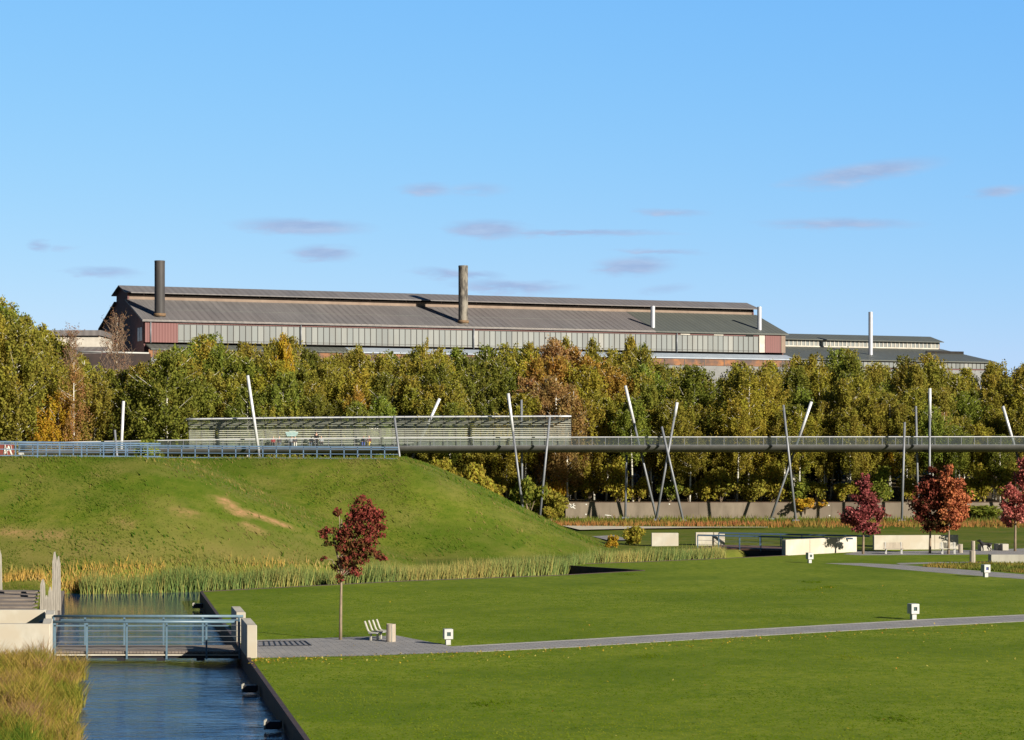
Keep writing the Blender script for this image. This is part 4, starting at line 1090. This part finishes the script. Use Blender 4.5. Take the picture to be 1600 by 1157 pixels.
def birch_mesh(seed, Ht=20.0, Rc=2.7, start=.22, dens=1.0, lsize=.26):
    r=np.random.default_rng(seed); C=[]; CL_=[]; HB_=[]
    nb=int(110*dens); tr=[]
    wob=r.normal(size=2)*.25
    def axis(t): return np.array([wob[0]*math.sin(t*3.1)+wob[1]*t*.8, wob[1]*math.sin(t*2.7), t*Ht])
    for k in range(nb):
        t=start+(.985-start)*((k+r.random())/nb)**.92
        tt=(t-start)/(1-start)
        prof=max(.06,1-((tt-.40)/.62)**2)**.75*1.04
        L=Rc*prof*(.65+.55*r.random()); a=r.random()*2*math.pi
        b0=axis(t*.985); up=L*(.75+.5*r.random())
        e=b0+np.array([math.cos(a)*L,math.sin(a)*L,up*.75])
        if e[2]>Ht: e[2]=Ht-.2*r.random()
        tr.append((b0,e))
        cb=r.random(); hb=r.random()
        ns=int(5+4*prof*1.6)
        for q in range(ns):
            s=.25+.78*r.random(); p=b0+(e-b0)*s+r.normal(size=3)*.16
            ln=(.5+1.9*r.random())*(.35+.65*min(1,prof*1.2)); m=int(ln/.16)+2
            zz=np.linspace(0,ln,m); pts_=np.c_[p[0]+r.normal(size=m)*.13+math.cos(a)*.12*zz, p[1]+r.normal(size=m)*.13+math.sin(a)*.12*zz, p[2]-zz+r.normal(size=m)*.08]
            C.append(pts_); CL_.append(np.full(m,cb)); HB_.append(np.clip(.5*hb+.5*r.random(m),0,1))
    C=np.concatenate(C); C[:,2]=np.maximum(C[:,2],Ht*start*.6)
    cr=leaf_obj('crown',C,lsize,r,m_leaf,np.concatenate(HB_),.9,None,np.concatenate(CL_))
    mb=MB(); ts=np.linspace(0,.97,9)
    mb.tube([axis(t)-np.array([0,0,.6 if t==0 else 0]) for t in ts],[.16*(1-t)**.8+.02 for t in ts],7)
    for (a,b) in tr[::3]:
        mid=(a+b)/2-np.array([0,0,.12]); mb.tube([a,mid,b],[.045,.032,.015],4,False)
    tk=mb.build('trunk',m_birch,None,None,True)
    return tk,cr
PROT=[birch_mesh(100+i, 20, 2.1+.30*(i%4), .32+.05*(i%3), .95) for i in range(9)]
PROT+=[birch_mesh(200+i, 20, 3.7, .14, 1.3, .28) for i in range(2)]        # broad dense ones
PROT+=[birch_mesh(300+i, 20, 2.6, .18, .55, .20) for i in range(2)]         # thin ones
for a,b in PROT:
    for o in (a,b): COL.objects.unlink(o)
OUT=[(-80,462),(0,468),(25,474),(45,478),(62,492),(85,508),(110,536),(140,556),(165,566),(200,566),(232,548),(262,528),(300,528),(340,526),(372,534),(405,545),(443,520),(470,545),(525,542),(570,548),(600,545),(640,548),(668,532),(695,529),(720,538),(745,552),(800,538),(835,534),(890,534),(905,545),(940,548),(990,530),(1010,550),(1040,558),(1085,566),(1112,592),(1135,596),(1160,568),(1200,566),(1215,572),(1245,556),(1290,572),(1325,546),(1345,568),(1390,574),(1440,560),(1480,576),(1530,578),(1590,574),(1700,574)]
def outline(px): return float(np.interp(px,[a for a,_ in OUT],[b for _,b in OUT])) - (7 if px>1140 else 0)
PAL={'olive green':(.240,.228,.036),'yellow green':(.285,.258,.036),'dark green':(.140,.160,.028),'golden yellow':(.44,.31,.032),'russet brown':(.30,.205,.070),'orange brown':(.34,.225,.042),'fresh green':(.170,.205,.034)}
def where(px):
    for lim,s in ((60,'at the left edge of the photo'),(125,'above the left blue railing'),(215,'left of the black chimney'),(290,'below the black chimney'),(385,'above the left end of the canopy'),(480,'right of the tall leftmost leaning post'),(560,'behind the hooded people'),(640,'above the middle of the canopy'),(700,'left of the rusty chimney'),(790,'below the rusty chimney'),(850,'behind the posts at the canopy right part'),(905,'at the right end of the canopy'),(965,'right of the canopy end'),(1010,'behind the tallest leaning post'),(1075,'behind the V shaped posts'),(1130,'right of the V shaped posts'),(1195,'left of the crossed posts'),(1260,'behind the crossed posts'),(1310,'right of the crossed posts'),(1385,'below the silver flue of the low hall'),(1445,'left of the tall upright white post'),(1510,'right of the tall upright white post'),(1560,'near the right end of the low hall')):
        if px<lim: return s
    return 'at the right edge of the photo'
def tree(px, Y, ytop, colname, proto, rowname, wscale=1.0, base=None, kind='birch_tree', bright=1.0):
    zb=woodz(Y) if base is None else base
    X=(px-CX)/F*Y; zt=H+(HOR-ytop)/F*Y; h_=max(zt-zb,4)
    lab='%s birch %s, %s'%(colname,where(px),rowname)
    if len(lab.replace(',','').split())>16: lab=lab.replace('the ','').replace('of wood','')
    r_=root(kind,(X,Y,zb),lab,'tree',lab,rnd.random()*6.28)
    s=h_/20; ws=(s*.55+.45)*wscale; r_.scale=(ws,ws,s)
    tk,cr=PROT[proto]
    for o in (tk,cr):
        c=o.copy(); COL.objects.link(c); c.parent=r_
        if o is cr:
            b=PAL[colname]; j=[.86+.28*rnd.random() for _ in range(3)]; w=.9+.2*rnd.random()
            c.color=tuple(b[i]*w*bright*(1+.35*(j[i]-1)) for i in range(3))+(1,)
    return r_
def colour_for(px, r):
    if 826<px<912: return r.choice(['russet brown','russet brown','orange brown','yellow green'])
    if 912<px<985: return r.choice(['orange brown','yellow green','yellow green','olive green'])
    if 1130<px<1215: return r.choice(['yellow green','yellow green','olive green'])
    return r.choices(['olive green','yellow green','dark green','fresh green','golden yellow'],[52,22,12,13,1])[0]
R1=random.Random(21)
ROWS=[(267.5,34,60,50,'edge of the wood beside the wall'),(271,40,40,42,'front row of the wood'),(275.5,44,22,34,'second row'),(281,44,10,28,'middle row'),(289,44,2,26,'upper row'),(299,44,-5,24,'rear row'),(311,46,-9,24,'highest row')]
for ri,(Y0,sp,dt,jt,rn) in enumerate(ROWS):
    px=-60+R1.random()*sp
    while px<1670:
        Y=Y0+R1.uniform(-2,2)
        near_gap = 150<px<228
        if not(near_gap and ri>2):
            yt=outline(px)+dt+R1.random()*jt
            if 205<px<260: yt+=4
            pr=R1.choice(range(9)) if R1.random()>.15 else R1.choice([9,10])
            tree(px,Y,yt,colour_for(px,R1),pr,rn,1.0 if pr<9 else .95)
        px+=sp*R1.uniform(.75,1.25)
# particular trees the photo shows
tree(443,280,519,'golden yellow',8,'slim and taller than its neighbours',.62)
tree(92,262.5,612,'golden yellow',9,'low and bright',.85,base=3.5)
tree(70,261.5,655,'golden yellow',9,'lowest gold crown behind the railing',.8,base=4)
tree(118,262,560,'russet brown',11,'thin leaved with pale trunk',.9,base=3)
tree(28,262,508,'olive green',9,'broad dense crown',1.05,base=3)
tree(-22,263,482,'yellow green',10,'broad dense crown',1.05,base=3)
tree(150,264,585,'olive green',10,'low broad crown',.9,base=3)
tree(262,262.5,548,'dark green',9,'broad dark crown',1.15,base=2.5)
tree(215,263.5,588,'dark green',10,'low dark crown',1.0,base=2.5)
tree(560,269,596,'orange brown',11,'thin leaved with pale forked trunk',.8)
tree(872,268.8,585,'russet brown',11,'thin leaved russet crown',1.35)
tree(845,269,600,'russet brown',12,'thin leaved russet crown',1.1)
tree(900,268.6,606,'orange brown',12,'thin leaved crown',1.1)
tree(1170,268.5,583,'yellow green',11,'open crown with forked white trunk',1.3)
tree(1478,268.7,640,'russet brown',12,'pinkish thin leaved crown',.7)
tree(1085,274,572,'dark green',9,'broad dark crown',1.1)
for px,yt,pc in ((664,524,'yellow green'),(884,524,'yellow green'),(926,526,'olive green'),(985,522,'yellow green'),(1003,534,'fresh green'),(560,536,'olive green'),(1245,552,'yellow green'),(1322,542,'yellow green'),(1225,560,'olive green')):
    tree(px,300+R1.uniform(-4,4),yt,pc,R1.choice([0,4,8,11]),'slender tip above the lean-to roof' if px<1040 else 'slender tip against the low hall',.62)
for px,yt,pr in ((150,583,0),(168,574,3),(190,577,6),(212,570,4),(228,566,7)):
    tree(px,276+R1.uniform(-3,3),yt,'olive green' if pr%2 else 'dark green',pr,'low and in front of the dark gable')
# bare tree near the gable
def bare_tree(px,Y,ytop,base,lab,spread=2.6):
    X=(px-CX)/F*Y; zt=H+(HOR-ytop)/F*Y; h_=zt-base; r_=root('bare_tree',(X,Y,base),lab,'tree')
    r=random.Random(5); mb=MB(); mb.tube([(0,0,-.5),(.1,0,h_*.4),(0,.1,h_*.7),(.1,0,h_)],[.17,.11,.06,.02],7); mb.build('trunk',m_birch,r_,None,True)
    mb=MB(); tips=[]
    for k in range(60):
        t=.32+.62*r.random(); a=r.random()*6.28; L=spread*(1.15-t)*1.5*r.uniform(.6,1.2); p0=Vector((.05,0,t*h_)); p1=p0+Vector((math.cos(a)*L,math.sin(a)*L,L*1.1))
        p1.z=min(p1.z,h_*1.0); mid=p0.lerp(p1,.5)-Vector((0,0,.15)); mb.tube([p0,mid,p1],[.05,.035,.016],4,False)
        for q in range(6):
            s=r.uniform(.35,1); b=p0.lerp(p1,s); e=b+Vector((r.gauss(0,.5),r.gauss(0,.5),.5+r.random()*.9)); mb.tube([b,e],[.022,.012],3,False); tips.append(e)
            e2=e+Vector((r.gauss(0,.3),r.gauss(0,.3),.3)); mb.tube([e,e2],[.014,.009],3,False); tips.append(e2)
    mb.build('branches',m_twig,r_,None)
    tp=np.array([tuple(t) for t in tips for _ in range(2)]); rr=np.random.default_rng(3); tp=tp+rr.normal(size=tp.shape)*.12
    o=leaf_obj('crown',tp,.16,rr,m_leaf,None,.3,r_); o.color=(.24,.14,.07,1)
bare_tree(182,300,497,3.2,'nearly bare brown tree in front of the dark gable',3.4)
bare_tree(112,285,515,2.5,'nearly bare slender tree left of the gable',1.6)
# shrubs under the wood edge
def shrub_mesh(seed,n,hgt,wid,ls):
    r=np.random.default_rng(seed); k=13
    cen=np.c_[r.normal(size=k)*wid*.33,r.normal(size=k)*wid*.28,hgt*(.2+.65*r.random(k))]
    ids=r.integers(0,k,n); rad=hgt*.2
    c=cen[ids]+rand_dirs(n,r)*(rad*(.5+.6*r.random(n)))[:,None]; c[:,2]=np.maximum(c[:,2],.05)
    cr=leaf_obj('foliage',c,ls,r,m_leaf,None,.4,None,(ids%5)/4.0)
    mb=MB()
    for q in range(6):
        e=cen[q]; mb.tube([(0,0,-.2),(e[0]*.4,e[1]*.4,e[2]*.6),tuple(e)],[.05,.035,.012],5,False)
    st=mb.build('stems',m_bark,None); 
    for o in (cr,st): COL.objects.unlink(o)
    return st,cr
SHR=[shrub_mesh(400+i,1150,3.0,2.2,.30) for i in range(4)]
SHT=[shrub_mesh(420+i,1500,5.0,2.6,.32) for i in range(3)]
def shrub(px,Y,base,h_,w,col,lab,tall=False,grp=None):
    X=(px-CX)/F*Y; r_=root('shrub',(X,Y,base),lab,'shrub',grp or lab,rnd.random()*6.28)
    pr=rnd.choice(SHT if tall else SHR); hh=5.0 if tall else 3.0; r_.scale=(w,w,h_/hh)
    for o in pr:
        c=o.copy(); COL.objects.link(c); c.parent=r_
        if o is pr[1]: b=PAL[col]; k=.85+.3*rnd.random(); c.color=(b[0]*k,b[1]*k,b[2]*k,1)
px=655
while px<1640:
    Y=R1.uniform(264.0,267.0); col=R1.choices(['yellow green','fresh green','olive green','golden yellow','orange brown'],[42,30,20,4,4])[0]
    h_=R1.uniform(1.8,5.4); lab='%s shrub below the footbridge %s'%(col,where(px))
    if px<880: shrub(px,Y,1.0,h_+.6,1.0,col,lab,h_>3.2)
    else: shrub(px,Y,woodz(Y)-.1,h_,.85,col,lab,h_>3.2)
    px+=R1.uniform(22,50)
for (px,Y,b,h_,w,col,lab) in ((845,262,0,4.0,1.1,'olive green','dark bushy shrub at the left end of the retaining wall'),(868,260,0,3.2,1.0,'olive green','bushy shrub touching the retaining wall end'),
    (826,255,.5,4.4,1.1,'fresh green','bright shrub beside the mound end and two posts'),(770,240,1.5,3.6,1.0,'yellow green','yellow shrub on the back of the mound end'),(735,236,2.6,4.0,1.0,'yellow green','yellow green shrub behind the mound top corner'),(700,232,4.2,3.0,.9,'yellow green','shrub just behind the right mound crest'),
    (862,252,0,1.6,.6,'yellow green','small yellow shrub at the foot of the mound end'),(1258,262.1,.5,2.0,.9,'golden yellow','yellow shrub hanging over the wall beside the crossed posts'),
    (990,196,-.2,1.75,.7,'yellow green','pale yellow shrub between the reeds and the lone white wall'),(955,190,-.2,1.2,.42,'golden yellow','small orange shrub at the reed edge'),(1525,261.3,0,1.6,1.3,'fresh green','bright green shrub at the wall foot right of the orange tree'),(1545,261.3,0,1.5,1.3,'fresh green','bright green shrub at the wall foot near the right edge'),
    (232,226,6.6,2.6,.9,'fresh green','green shrub behind the left blue railing'),(5,212,7.0,1.6,1.0,'russet brown','dark red brown shrub above the sprayed wall')):
    shrub(px,Y,b,h_,w,col,lab)

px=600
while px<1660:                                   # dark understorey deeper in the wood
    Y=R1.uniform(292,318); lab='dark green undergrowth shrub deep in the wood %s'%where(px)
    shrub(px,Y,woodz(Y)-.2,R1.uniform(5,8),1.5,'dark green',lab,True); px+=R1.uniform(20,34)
# red maples
def maple(px,py,lobes,trunk_top,stops,n,ls,lab,tr=.075,seed=1,thin=1.0,branch=True):
    b=G(px,py); s=b.y/F; r_=root('maple_tree',b,lab,'tree')
    r=np.random.default_rng(seed); m=leaf_mat('maple_leaves_%d'%seed,stops,.28)
    tot=sum(l[2]*l[3] for l in lobes); C=[]; FH=[]; CLp=[]; cen=[]
    for i,(lx,ly,rx,ry,hue) in enumerate(lobes):
        k=int(n*lx*0+n*(rx*ry)/tot); c0=np.array([(lx-px)*s,0,(py-ly)*s]); c0[1]=r.normal()*rx*s*.25; cen.append(c0)
        nc=max(5,int(rx*ry/22)); sub=rand_dirs(nc,r)*(.2+.75*r.random(nc)**.6)[:,None]*np.array([rx,rx*.85,ry])*s+c0
        ids=r.integers(0,nc,k)
        p=sub[ids]+r.normal(size=(k,3))*np.array([rx,rx,ry])*s*.19
        C.append(p); FH.append(np.clip(hue+r.normal(size=k)*.17+(r.random(nc)[ids]-.5)*.35,0,1)); CLp.append(r.random(nc)[ids])
    leaf_obj('crown',np.concatenate(C),ls,r,m,np.concatenate(FH),.5,r_,np.concatenate(CLp))
    ht=(py-trunk_top)*s; topz=(py-min(l[1] for l in lobes))*s
    mb=MB(); mb.tube([(0,0,-.2),(.01,0,ht*.5),(.03,.0,ht),(.05,0,topz*.9)],[tr*1.15,tr,tr*.8,.02],9)
    for c0 in cen:
        z0=min(ht+.15,c0[2]-.1) if c0[2]>ht else ht; z0=ht+(c0[2]-ht)*.35
        mb.tube([(.03,0,z0),tuple(c0*np.array([.5,.5,1])-np.array([0,0,.05])),tuple(c0)],[tr*.42,tr*.28,.012],5,False)
    mb.build('trunk',m_bark,r_,None,True)
RED=[(0,(.06,.09,.018)),(.36,(.12,.062,.024)),(.62,(.16,.034,.028)),(1,(.26,.062,.048))]
MAR=[(0,(.11,.055,.028)),(.35,(.17,.045,.045)),(.7,(.27,.065,.068)),(1,(.38,.14,.12))]
ORG=[(0,(.17,.055,.03)),(.4,(.29,.085,.045)),(.7,(.40,.14,.06)),(1,(.50,.22,.09))]
DRK=[(0,(.06,.055,.02)),(.4,(.14,.04,.028)),(.75,(.25,.06,.04)),(1,(.36,.11,.06))]
PNK=[(0,(.13,.06,.04)),(.4,(.27,.065,.058)),(.7,(.40,.12,.10)),(1,(.46,.19,.14))]
maple(532,1000,[(565,790,19,15,.62),(583,812,20,22,.72),(556,812,17,18,.6),(528,802,9,9,.5),(540,833,24,14,.55),(570,828,18,14,.6),(538,851,18,14,.4),(575,850,20,14,.5),(552,875,22,12,.35),(508,834,14,11,.45),(512,850,13,6,.3),(558,843,26,16,.45),(590,832,15,12,.6),(548,862,20,12,.3),(580,863,18,9,.45),(598,870,15,7,.6),(505,873,8,5,.4),(540,884,23,12,.55),(556,893,14,9,.62),(535,903,8,8,.35)],
      918,RED,8200,.12,'solitary young maple with dark red crown beside the bench',.068,1)
maple(1348.5,866,[(1352,744,7,9,.5),(1350,762,16,14,.5),(1352,782,24,16,.5),(1345,803,27,15,.6),(1335,813,20,10,.6),(1366,806,15,12,.55),(1352,822,25,9,.6),(1330,815,15,7,.4),(1380,803,8,5,.3),(1360,833,12,4,.6)],840,MAR,6500,.19,'maroon conical maple in front of the white walls',.10,2)
maple(1453,865,[(1456,745,12,12,.5),(1450,765,20,18,.5),(1452,790,26,20,.45),(1452,812,24,15,.35),(1440,800,12,14,.45),(1462,824,20,10,.3)],832,DRK,7000,.19,'dark brownish red maple left of the orange maple',.10,3)
maple(1482,866,[(1482,738,11,11,.5),(1488,758,19,17,.6),(1493,782,23,20,.65),(1488,805,22,17,.6),(1503,800,14,14,.6),(1480,822,17,9,.5)],835,ORG,7000,.19,'bright orange red maple beside the dark red one',.10,4)
maple(1586,861.5,[(1603,730,15,22,.55),(1596,752,15,16,.5),(1578,772,18,14,.6),(1600,775,22,18,.65),(1572,795,15,13,.55),(1592,802,24,16,.6),(1578,815,14,8,.5),(1610,800,20,18,.6)],825,PNK,7000,.19,'pinkish red maple cut by the right edge of the photo',.10,5)

# ------------------------------------------------------------------ reeds and grasses (uncountable)
def blades(name,x,y,z,h_,w,lean,cols,seed,label,two=False,m_blade=m_blade,face=None):
    r=np.random.default_rng(seed); n=len(x); a=r.random(n)*2*np.pi
    if face is not None: a=math.atan2(.36,.93)+(r.random(n)-.5)*2*face+np.pi*(r.random(n)<.5)
    sx_=np.cos(a)*w/2; sy_=np.sin(a)*w/2; la=r.random(n)*2*np.pi
    if face is not None and face<1: la=math.atan2(.69,-.72)+(r.random(n)-.5)*2.0
    lx=np.cos(la)*lean*h_; ly=np.sin(la)*lean*h_
    base=np.c_[x,y,z]
    if not two:
        V=np.empty((n,3,3)); V[:,0]=base-np.c_[sx_,sy_,0*x]; V[:,1]=base+np.c_[sx_,sy_,0*x]; V[:,2]=base+np.c_[lx,ly,h_]
        o=np_mesh(name,V.reshape(-1,3),np.arange(3*n).reshape(n,3),m_blade,fcol=cols)
    else:
        V=np.empty((n,6,3)); m1=base+np.c_[lx*.28,ly*.28,h_*.6]; tp=base+np.c_[lx,ly,h_]
        V[:,0]=base-np.c_[sx_,sy_,0*x]; V[:,1]=base+np.c_[sx_,sy_,0*x]; V[:,2]=m1+np.c_[sx_,sy_,0*x]*.8; V[:,3]=m1-np.c_[sx_,sy_,0*x]*.8
        V[:,4]=tp+np.c_[sx_,sy_,0*x]*.12; V[:,5]=tp-np.c_[sx_,sy_,0*x]*.12
        idx=np.arange(n)*6; F1=np.stack([idx,idx+1,idx+2,idx+3],1); F2=np.stack([idx+3,idx+2,idx+4,idx+5],1)
        o=np_mesh(name,V.reshape(-1,3),np.concatenate([F1,F2]),m_blade,fcol=np.concatenate([cols,cols]))
    return tag(o,label,'grass',None,'stuff')
def cols_from(palette,weights,n,r,jit=.3,field=None):
    p=np.array(palette)
    if field is None: i=r.choice(len(p),n,p=np.array(weights)/sum(weights)); c=p[i]
    else:
        f=np.clip(field+r.normal(size=n)*.13,0,.999)*(len(p)-1); i=f.astype(int); t=(f-i)[:,None]; c=p[i]*(1-t)+p[np.minimum(i+1,len(p)-1)]*t
    return c*(1-jit/2+jit*r.random((n,1)))
r=np.random.default_rng(77)
# reed belt along the far bank, growing out of the water
n=25000; X=r.uniform(-27.3,17.2,n); d=np.abs(r.normal(size=n))*1.6-np.where(X<-12,.9,2.6); Y=ybank(X)+d
hf=vnoise(X,Y,3.0,9); h_=(.55+.80*hf)*(.40+.80*r.random(n)**1.3)
keep=(vnoise(X,Y,1.6,12)>.16)&~((X>-29)&(X<xl(Y)+.5)); X,Y,h_=X[keep],Y[keep],h_[keep]; n=len(X)
cl=cols_from([(.095,.155,.045),(.165,.20,.058),(.28,.24,.072),(.40,.29,.095)],None,n,r,.5,np.clip(.55*vnoise(X,Y,4.5,14)+.45*r.random(n)**1.5,0,1))
blades('reeds',X,Y,np.full(n,-.75),h_+.45,.07,.28,cl,5,'dense green and straw reeds along the far bank of the canal',False,m_reed,1.2)
n=10500; X=r.uniform(-36,17,n); Y=ybank(X)+np.abs(r.normal(size=n))*.8+.0; Z=terr_z(X,Y)
f=np.clip(vnoise(X,Y,5,21)*1.3-.1,0,1); keep=r.random(n)<(.25+.75*vnoise(X,Y,3.4,22))*np.where(X>-14,.45,1.0); X,Y,Z,f=X[keep],Y[keep],Z[keep],f[keep]; n=len(X)
cl=cols_from([(.13,.16,.04),(.27,.21,.06),(.42,.26,.06),(.40,.29,.11)],None,n,r,.35,f)
blades('bank_grass',X,Y,Z-.05,(.2+.45*r.random(n)),.06,.35,cl,6,'golden dry grass behind the reeds at the embankment foot',False,m_reed,1.2)
# embankment tufts
n=260000; X=r.uniform(-62,8,n); Y=r.uniform(120,204,n); Z=terr_z(X,Y); keep=((Z>.12)&(Y>ybank(X)+1))|((X<xl(Y)-.9)&(Y>121)); X,Y,Z=X[keep],Y[keep],Z[keep]; n=len(X)
f=.42*vnoise(X,Y,6,31)+.38*vnoise(X,Y,1.3,32)+.30*r.random(n)-.05
en=np.zeros(n)
for a,b,s in SC_:
    A,B=on_slope(*a),on_slope(*b); d=B-A; L2v=max(d.x**2+d.y**2,1e-4); t=np.clip(((X-A.x)*d.x+(Y-A.y)*d.y)/L2v,0,1)
    en=np.maximum(en,s*(np.hypot(X-A.x-t*d.x,Y-A.y-t*d.y)<.75))
gxs=terr_z(X+.7,Y)-terr_z(X-.7,Y); k=(en<.45+.5*r.random(n))&(r.random(n)<np.clip(.95+gxs*2.4,.3,.95)); X,Y,Z,f=X[k],Y[k],Z[k],f[k]; n=len(X)
cl=cols_from([(.030,.088,.006),(.064,.120,.009),(.108,.138,.016),(.165,.155,.038),(.24,.19,.07)],None,n,r,.35,f)
blades('embankment_grass',X,Y,Z-.03,(.05+.14*r.random(n))*(.4+1.1*vnoise(X,Y,2.2,35)),.065,.7,cl,8,'rough uneven grass covering the embankment slope',False,m_turf,.8)
# coarser weeds and clumps standing out of the slope
n=15000; X=r.uniform(-62,7,n); Y=r.uniform(141,203,n); Z=terr_z(X,Y); cn=vnoise(X,Y,2.6,91)*.6+vnoise(X,Y,.8,92)*.4
k=(Z>.15)&(Y>ybank(X)+1)&(r.random(n)<np.clip((cn-.42)*5,0,1)); X,Y,Z=X[k],Y[k],Z[k]; n=len(X)
cl=cols_from([(.032,.095,.008),(.06,.13,.012),(.11,.15,.02),(.19,.175,.05),(.30,.22,.07)],None,n,r,.4,.75*vnoise(X,Y,4,93)+.3*r.random(n)**2)
blades('embankment_weeds',X,Y,Z-.03,.12+.26*r.random(n),.13,.8,cl,13,'scattered coarse weeds and clumps on the embankment slope',False,m_turf,.8)
# orange brown band below the retaining wall
n=16000; X=r.uniform(4,72,n); Y=r.uniform(232,262.2,n); w_=np.exp(-((Y-241)/5.0)**2)+.35*(Y>250); k=r.random(n)<w_; X,Y=X[k],Y[k]; n=len(X); Z=terr_z(X,Y)
f=np.where(Y<249,.35+.6*vnoise(X,Y,4,41),.2*vnoise(X,Y,4,42))
cl=cols_from([(.12,.16,.03),(.24,.19,.045),(.33,.17,.05),(.36,.14,.065)],None,n,r,.3,np.clip(f,0,1))
blades('dry_grass_strip',X,Y,np.maximum(Z,0)-.03,(.25+.4*r.random(n)),.12,.35,cl,9,'orange brown dry grass strip in front of the footbridge posts')
# shaggy patch between pavement and low wall
n=3000; pa=[G(px,py) for px,py in ((1440,886),(1620,897),(1620,881.5),(1550,881),(1460,882.5))]
X=r.uniform(33,41,n); Y=r.uniform(150,166,n)
def inpoly(X,Y,pl):
    ins=np.zeros(len(X),bool); m=len(pl)
    for i in range(m):
        x1,y1=pl[i][0],pl[i][1]; x2,y2=pl[(i+1)%m][0],pl[(i+1)%m][1]
        c=((y1>Y)!=(y2>Y))&(X<(x2-x1)*(Y-y1)/(y2-y1+1e-12)+x1); ins^=c
    return ins
X=r.uniform(28,42,12000); Y=r.uniform(148,168,12000); k=inpoly(X,Y,pa); X,Y=X[k],Y[k]; n=len(X)
cl=cols_from([(.10,.14,.025),(.16,.17,.035),(.30,.20,.05)],None,n,r,.35,vnoise(X,Y,1.8,51))
blades('rough_grass',X,Y,np.zeros(n),.08+.22*r.random(n),.09,.4,cl,10,'shaggy grass between the low grey wall and the paved path')
# tall foreground grass on the left bank
n=140000; X=r.uniform(-30,-9,n); Y=r.uniform(50,92.8,n); k=(X<xl(Y)+1.05+.5*vnoise(X,Y,1.3,66))&(X>xl(Y)-9.5); X,Y=X[k],Y[k]; n=len(X); Z=np.maximum(terr_z(X,Y),-.5)
f=np.clip(.75*vnoise(X,Y,1.3,61)+.55*vnoise(X,Y,4,62)-.18,0,1)
cl=cols_from([(.065,.125,.015),(.14,.175,.022),(.25,.215,.035),(.35,.25,.055),(.26,.16,.085)],None,n,r,.6,f)
blades('tall_grass',X,Y,Z-.05,(.35+.55*r.random(n))*(.55+.8*vnoise(X,Y,1.1,63)),.024,.5,cl,11,'tall golden grass on the near left canal bank',True)
# short tufts that break up the mown lawn
n=90000; Y=50+95*r.random(n)**1.5; X=(r.uniform(390,1640,n)-CX)/F*Y; k=(X>xr(Y)+.15)&(Y<140)
X,Y=X[k],Y[k]
ppl=[G(px,py) for px,py in [(389,1001),(620,993.5),(706,1010.3),(900,999.5),(1100,987.5),(1300,976),(1450,967.5),(1600,960.5),(1750,954),(1750,964),(1600,971),(1450,978.5),(1300,987),(1100,998.5),(900,1011),(740,1019),(402,1028.5)]]
k=~inpoly(X,Y,ppl); X,Y=X[k],Y[k]; n=len(X)
SPT=[(985,898),(985,911),(1270,910),(1292,918),(1270,922),(1012,1027),(1330,1028),(1405,1126),(765,1100)]  # tuft clusters coloured darker, painting the shadows of small dents in the lawn
tx=[];ty=[]
for (sx_p,sy_p) in SPT:
    q_=G(sx_p,sy_p); m_=90; tx.append(q_.x+r.normal(size=m_)*.42); ty.append(q_.y+r.normal(size=m_)*.55)
nt_=sum(len(a) for a in tx); X=np.r_[X,np.concatenate(tx)]; Y=np.r_[Y,np.concatenate(ty)]; n=len(X)
tall=np.r_[np.zeros(n-nt_),np.ones(nt_)]
cl=cols_from([(.050,.098,.005),(.100,.158,.007),(.19,.222,.026)],None,n,r,.3,.6*vnoise(X,Y,5,71)+.4*vnoise(X,Y,1.2,72))
blades('lawn_tufts',X,Y,np.zeros(n),(.012+.022*r.random(n))*(1+1.6*tall),.06,1.3,cl*(1-.12*tall[:,None]),12,'short blades of the mown lawn',False,m_turf,.8)
# fallen leaves
n=900; q=r.random(n); px=400+1150*q**1.5; Yc=np.interp(px,[400,740,1100,1550],[31500/(1029-690),31500/(1019.5-690),31500/(999.5-690),31500/(975-690)])
Y=Yc-np.abs(r.normal(size=n))*2.0-.1; X=(px-CX)/F*Yc
X2=r.uniform(-8,40,260); Y2=r.uniform(56,140,260); k=X2>xr(Y2)+.3; X=np.r_[X,X2[k]]; Y=np.r_[Y,Y2[k]]; n=len(X)
cpt=np.c_[X,Y,.045+.02*r.random(n)]; u=rand_dirs(n,r,.35)*.055; v=np.cross(u,np.array([0,0,1.0])); v=v/np.linalg.norm(v,axis=1)[:,None]*.04
V,Fc=quads_from(cpt,u,v)
o=np_mesh('fallen_leaves',V,Fc,m_blade,fcol=cols_from([(.50,.34,.04),(.42,.20,.04),(.55,.45,.12)],[5,3,3],n,r,.4)); tag(o,'scattered yellow fallen leaves along the near edge of the path','leaves',None,'stuff')
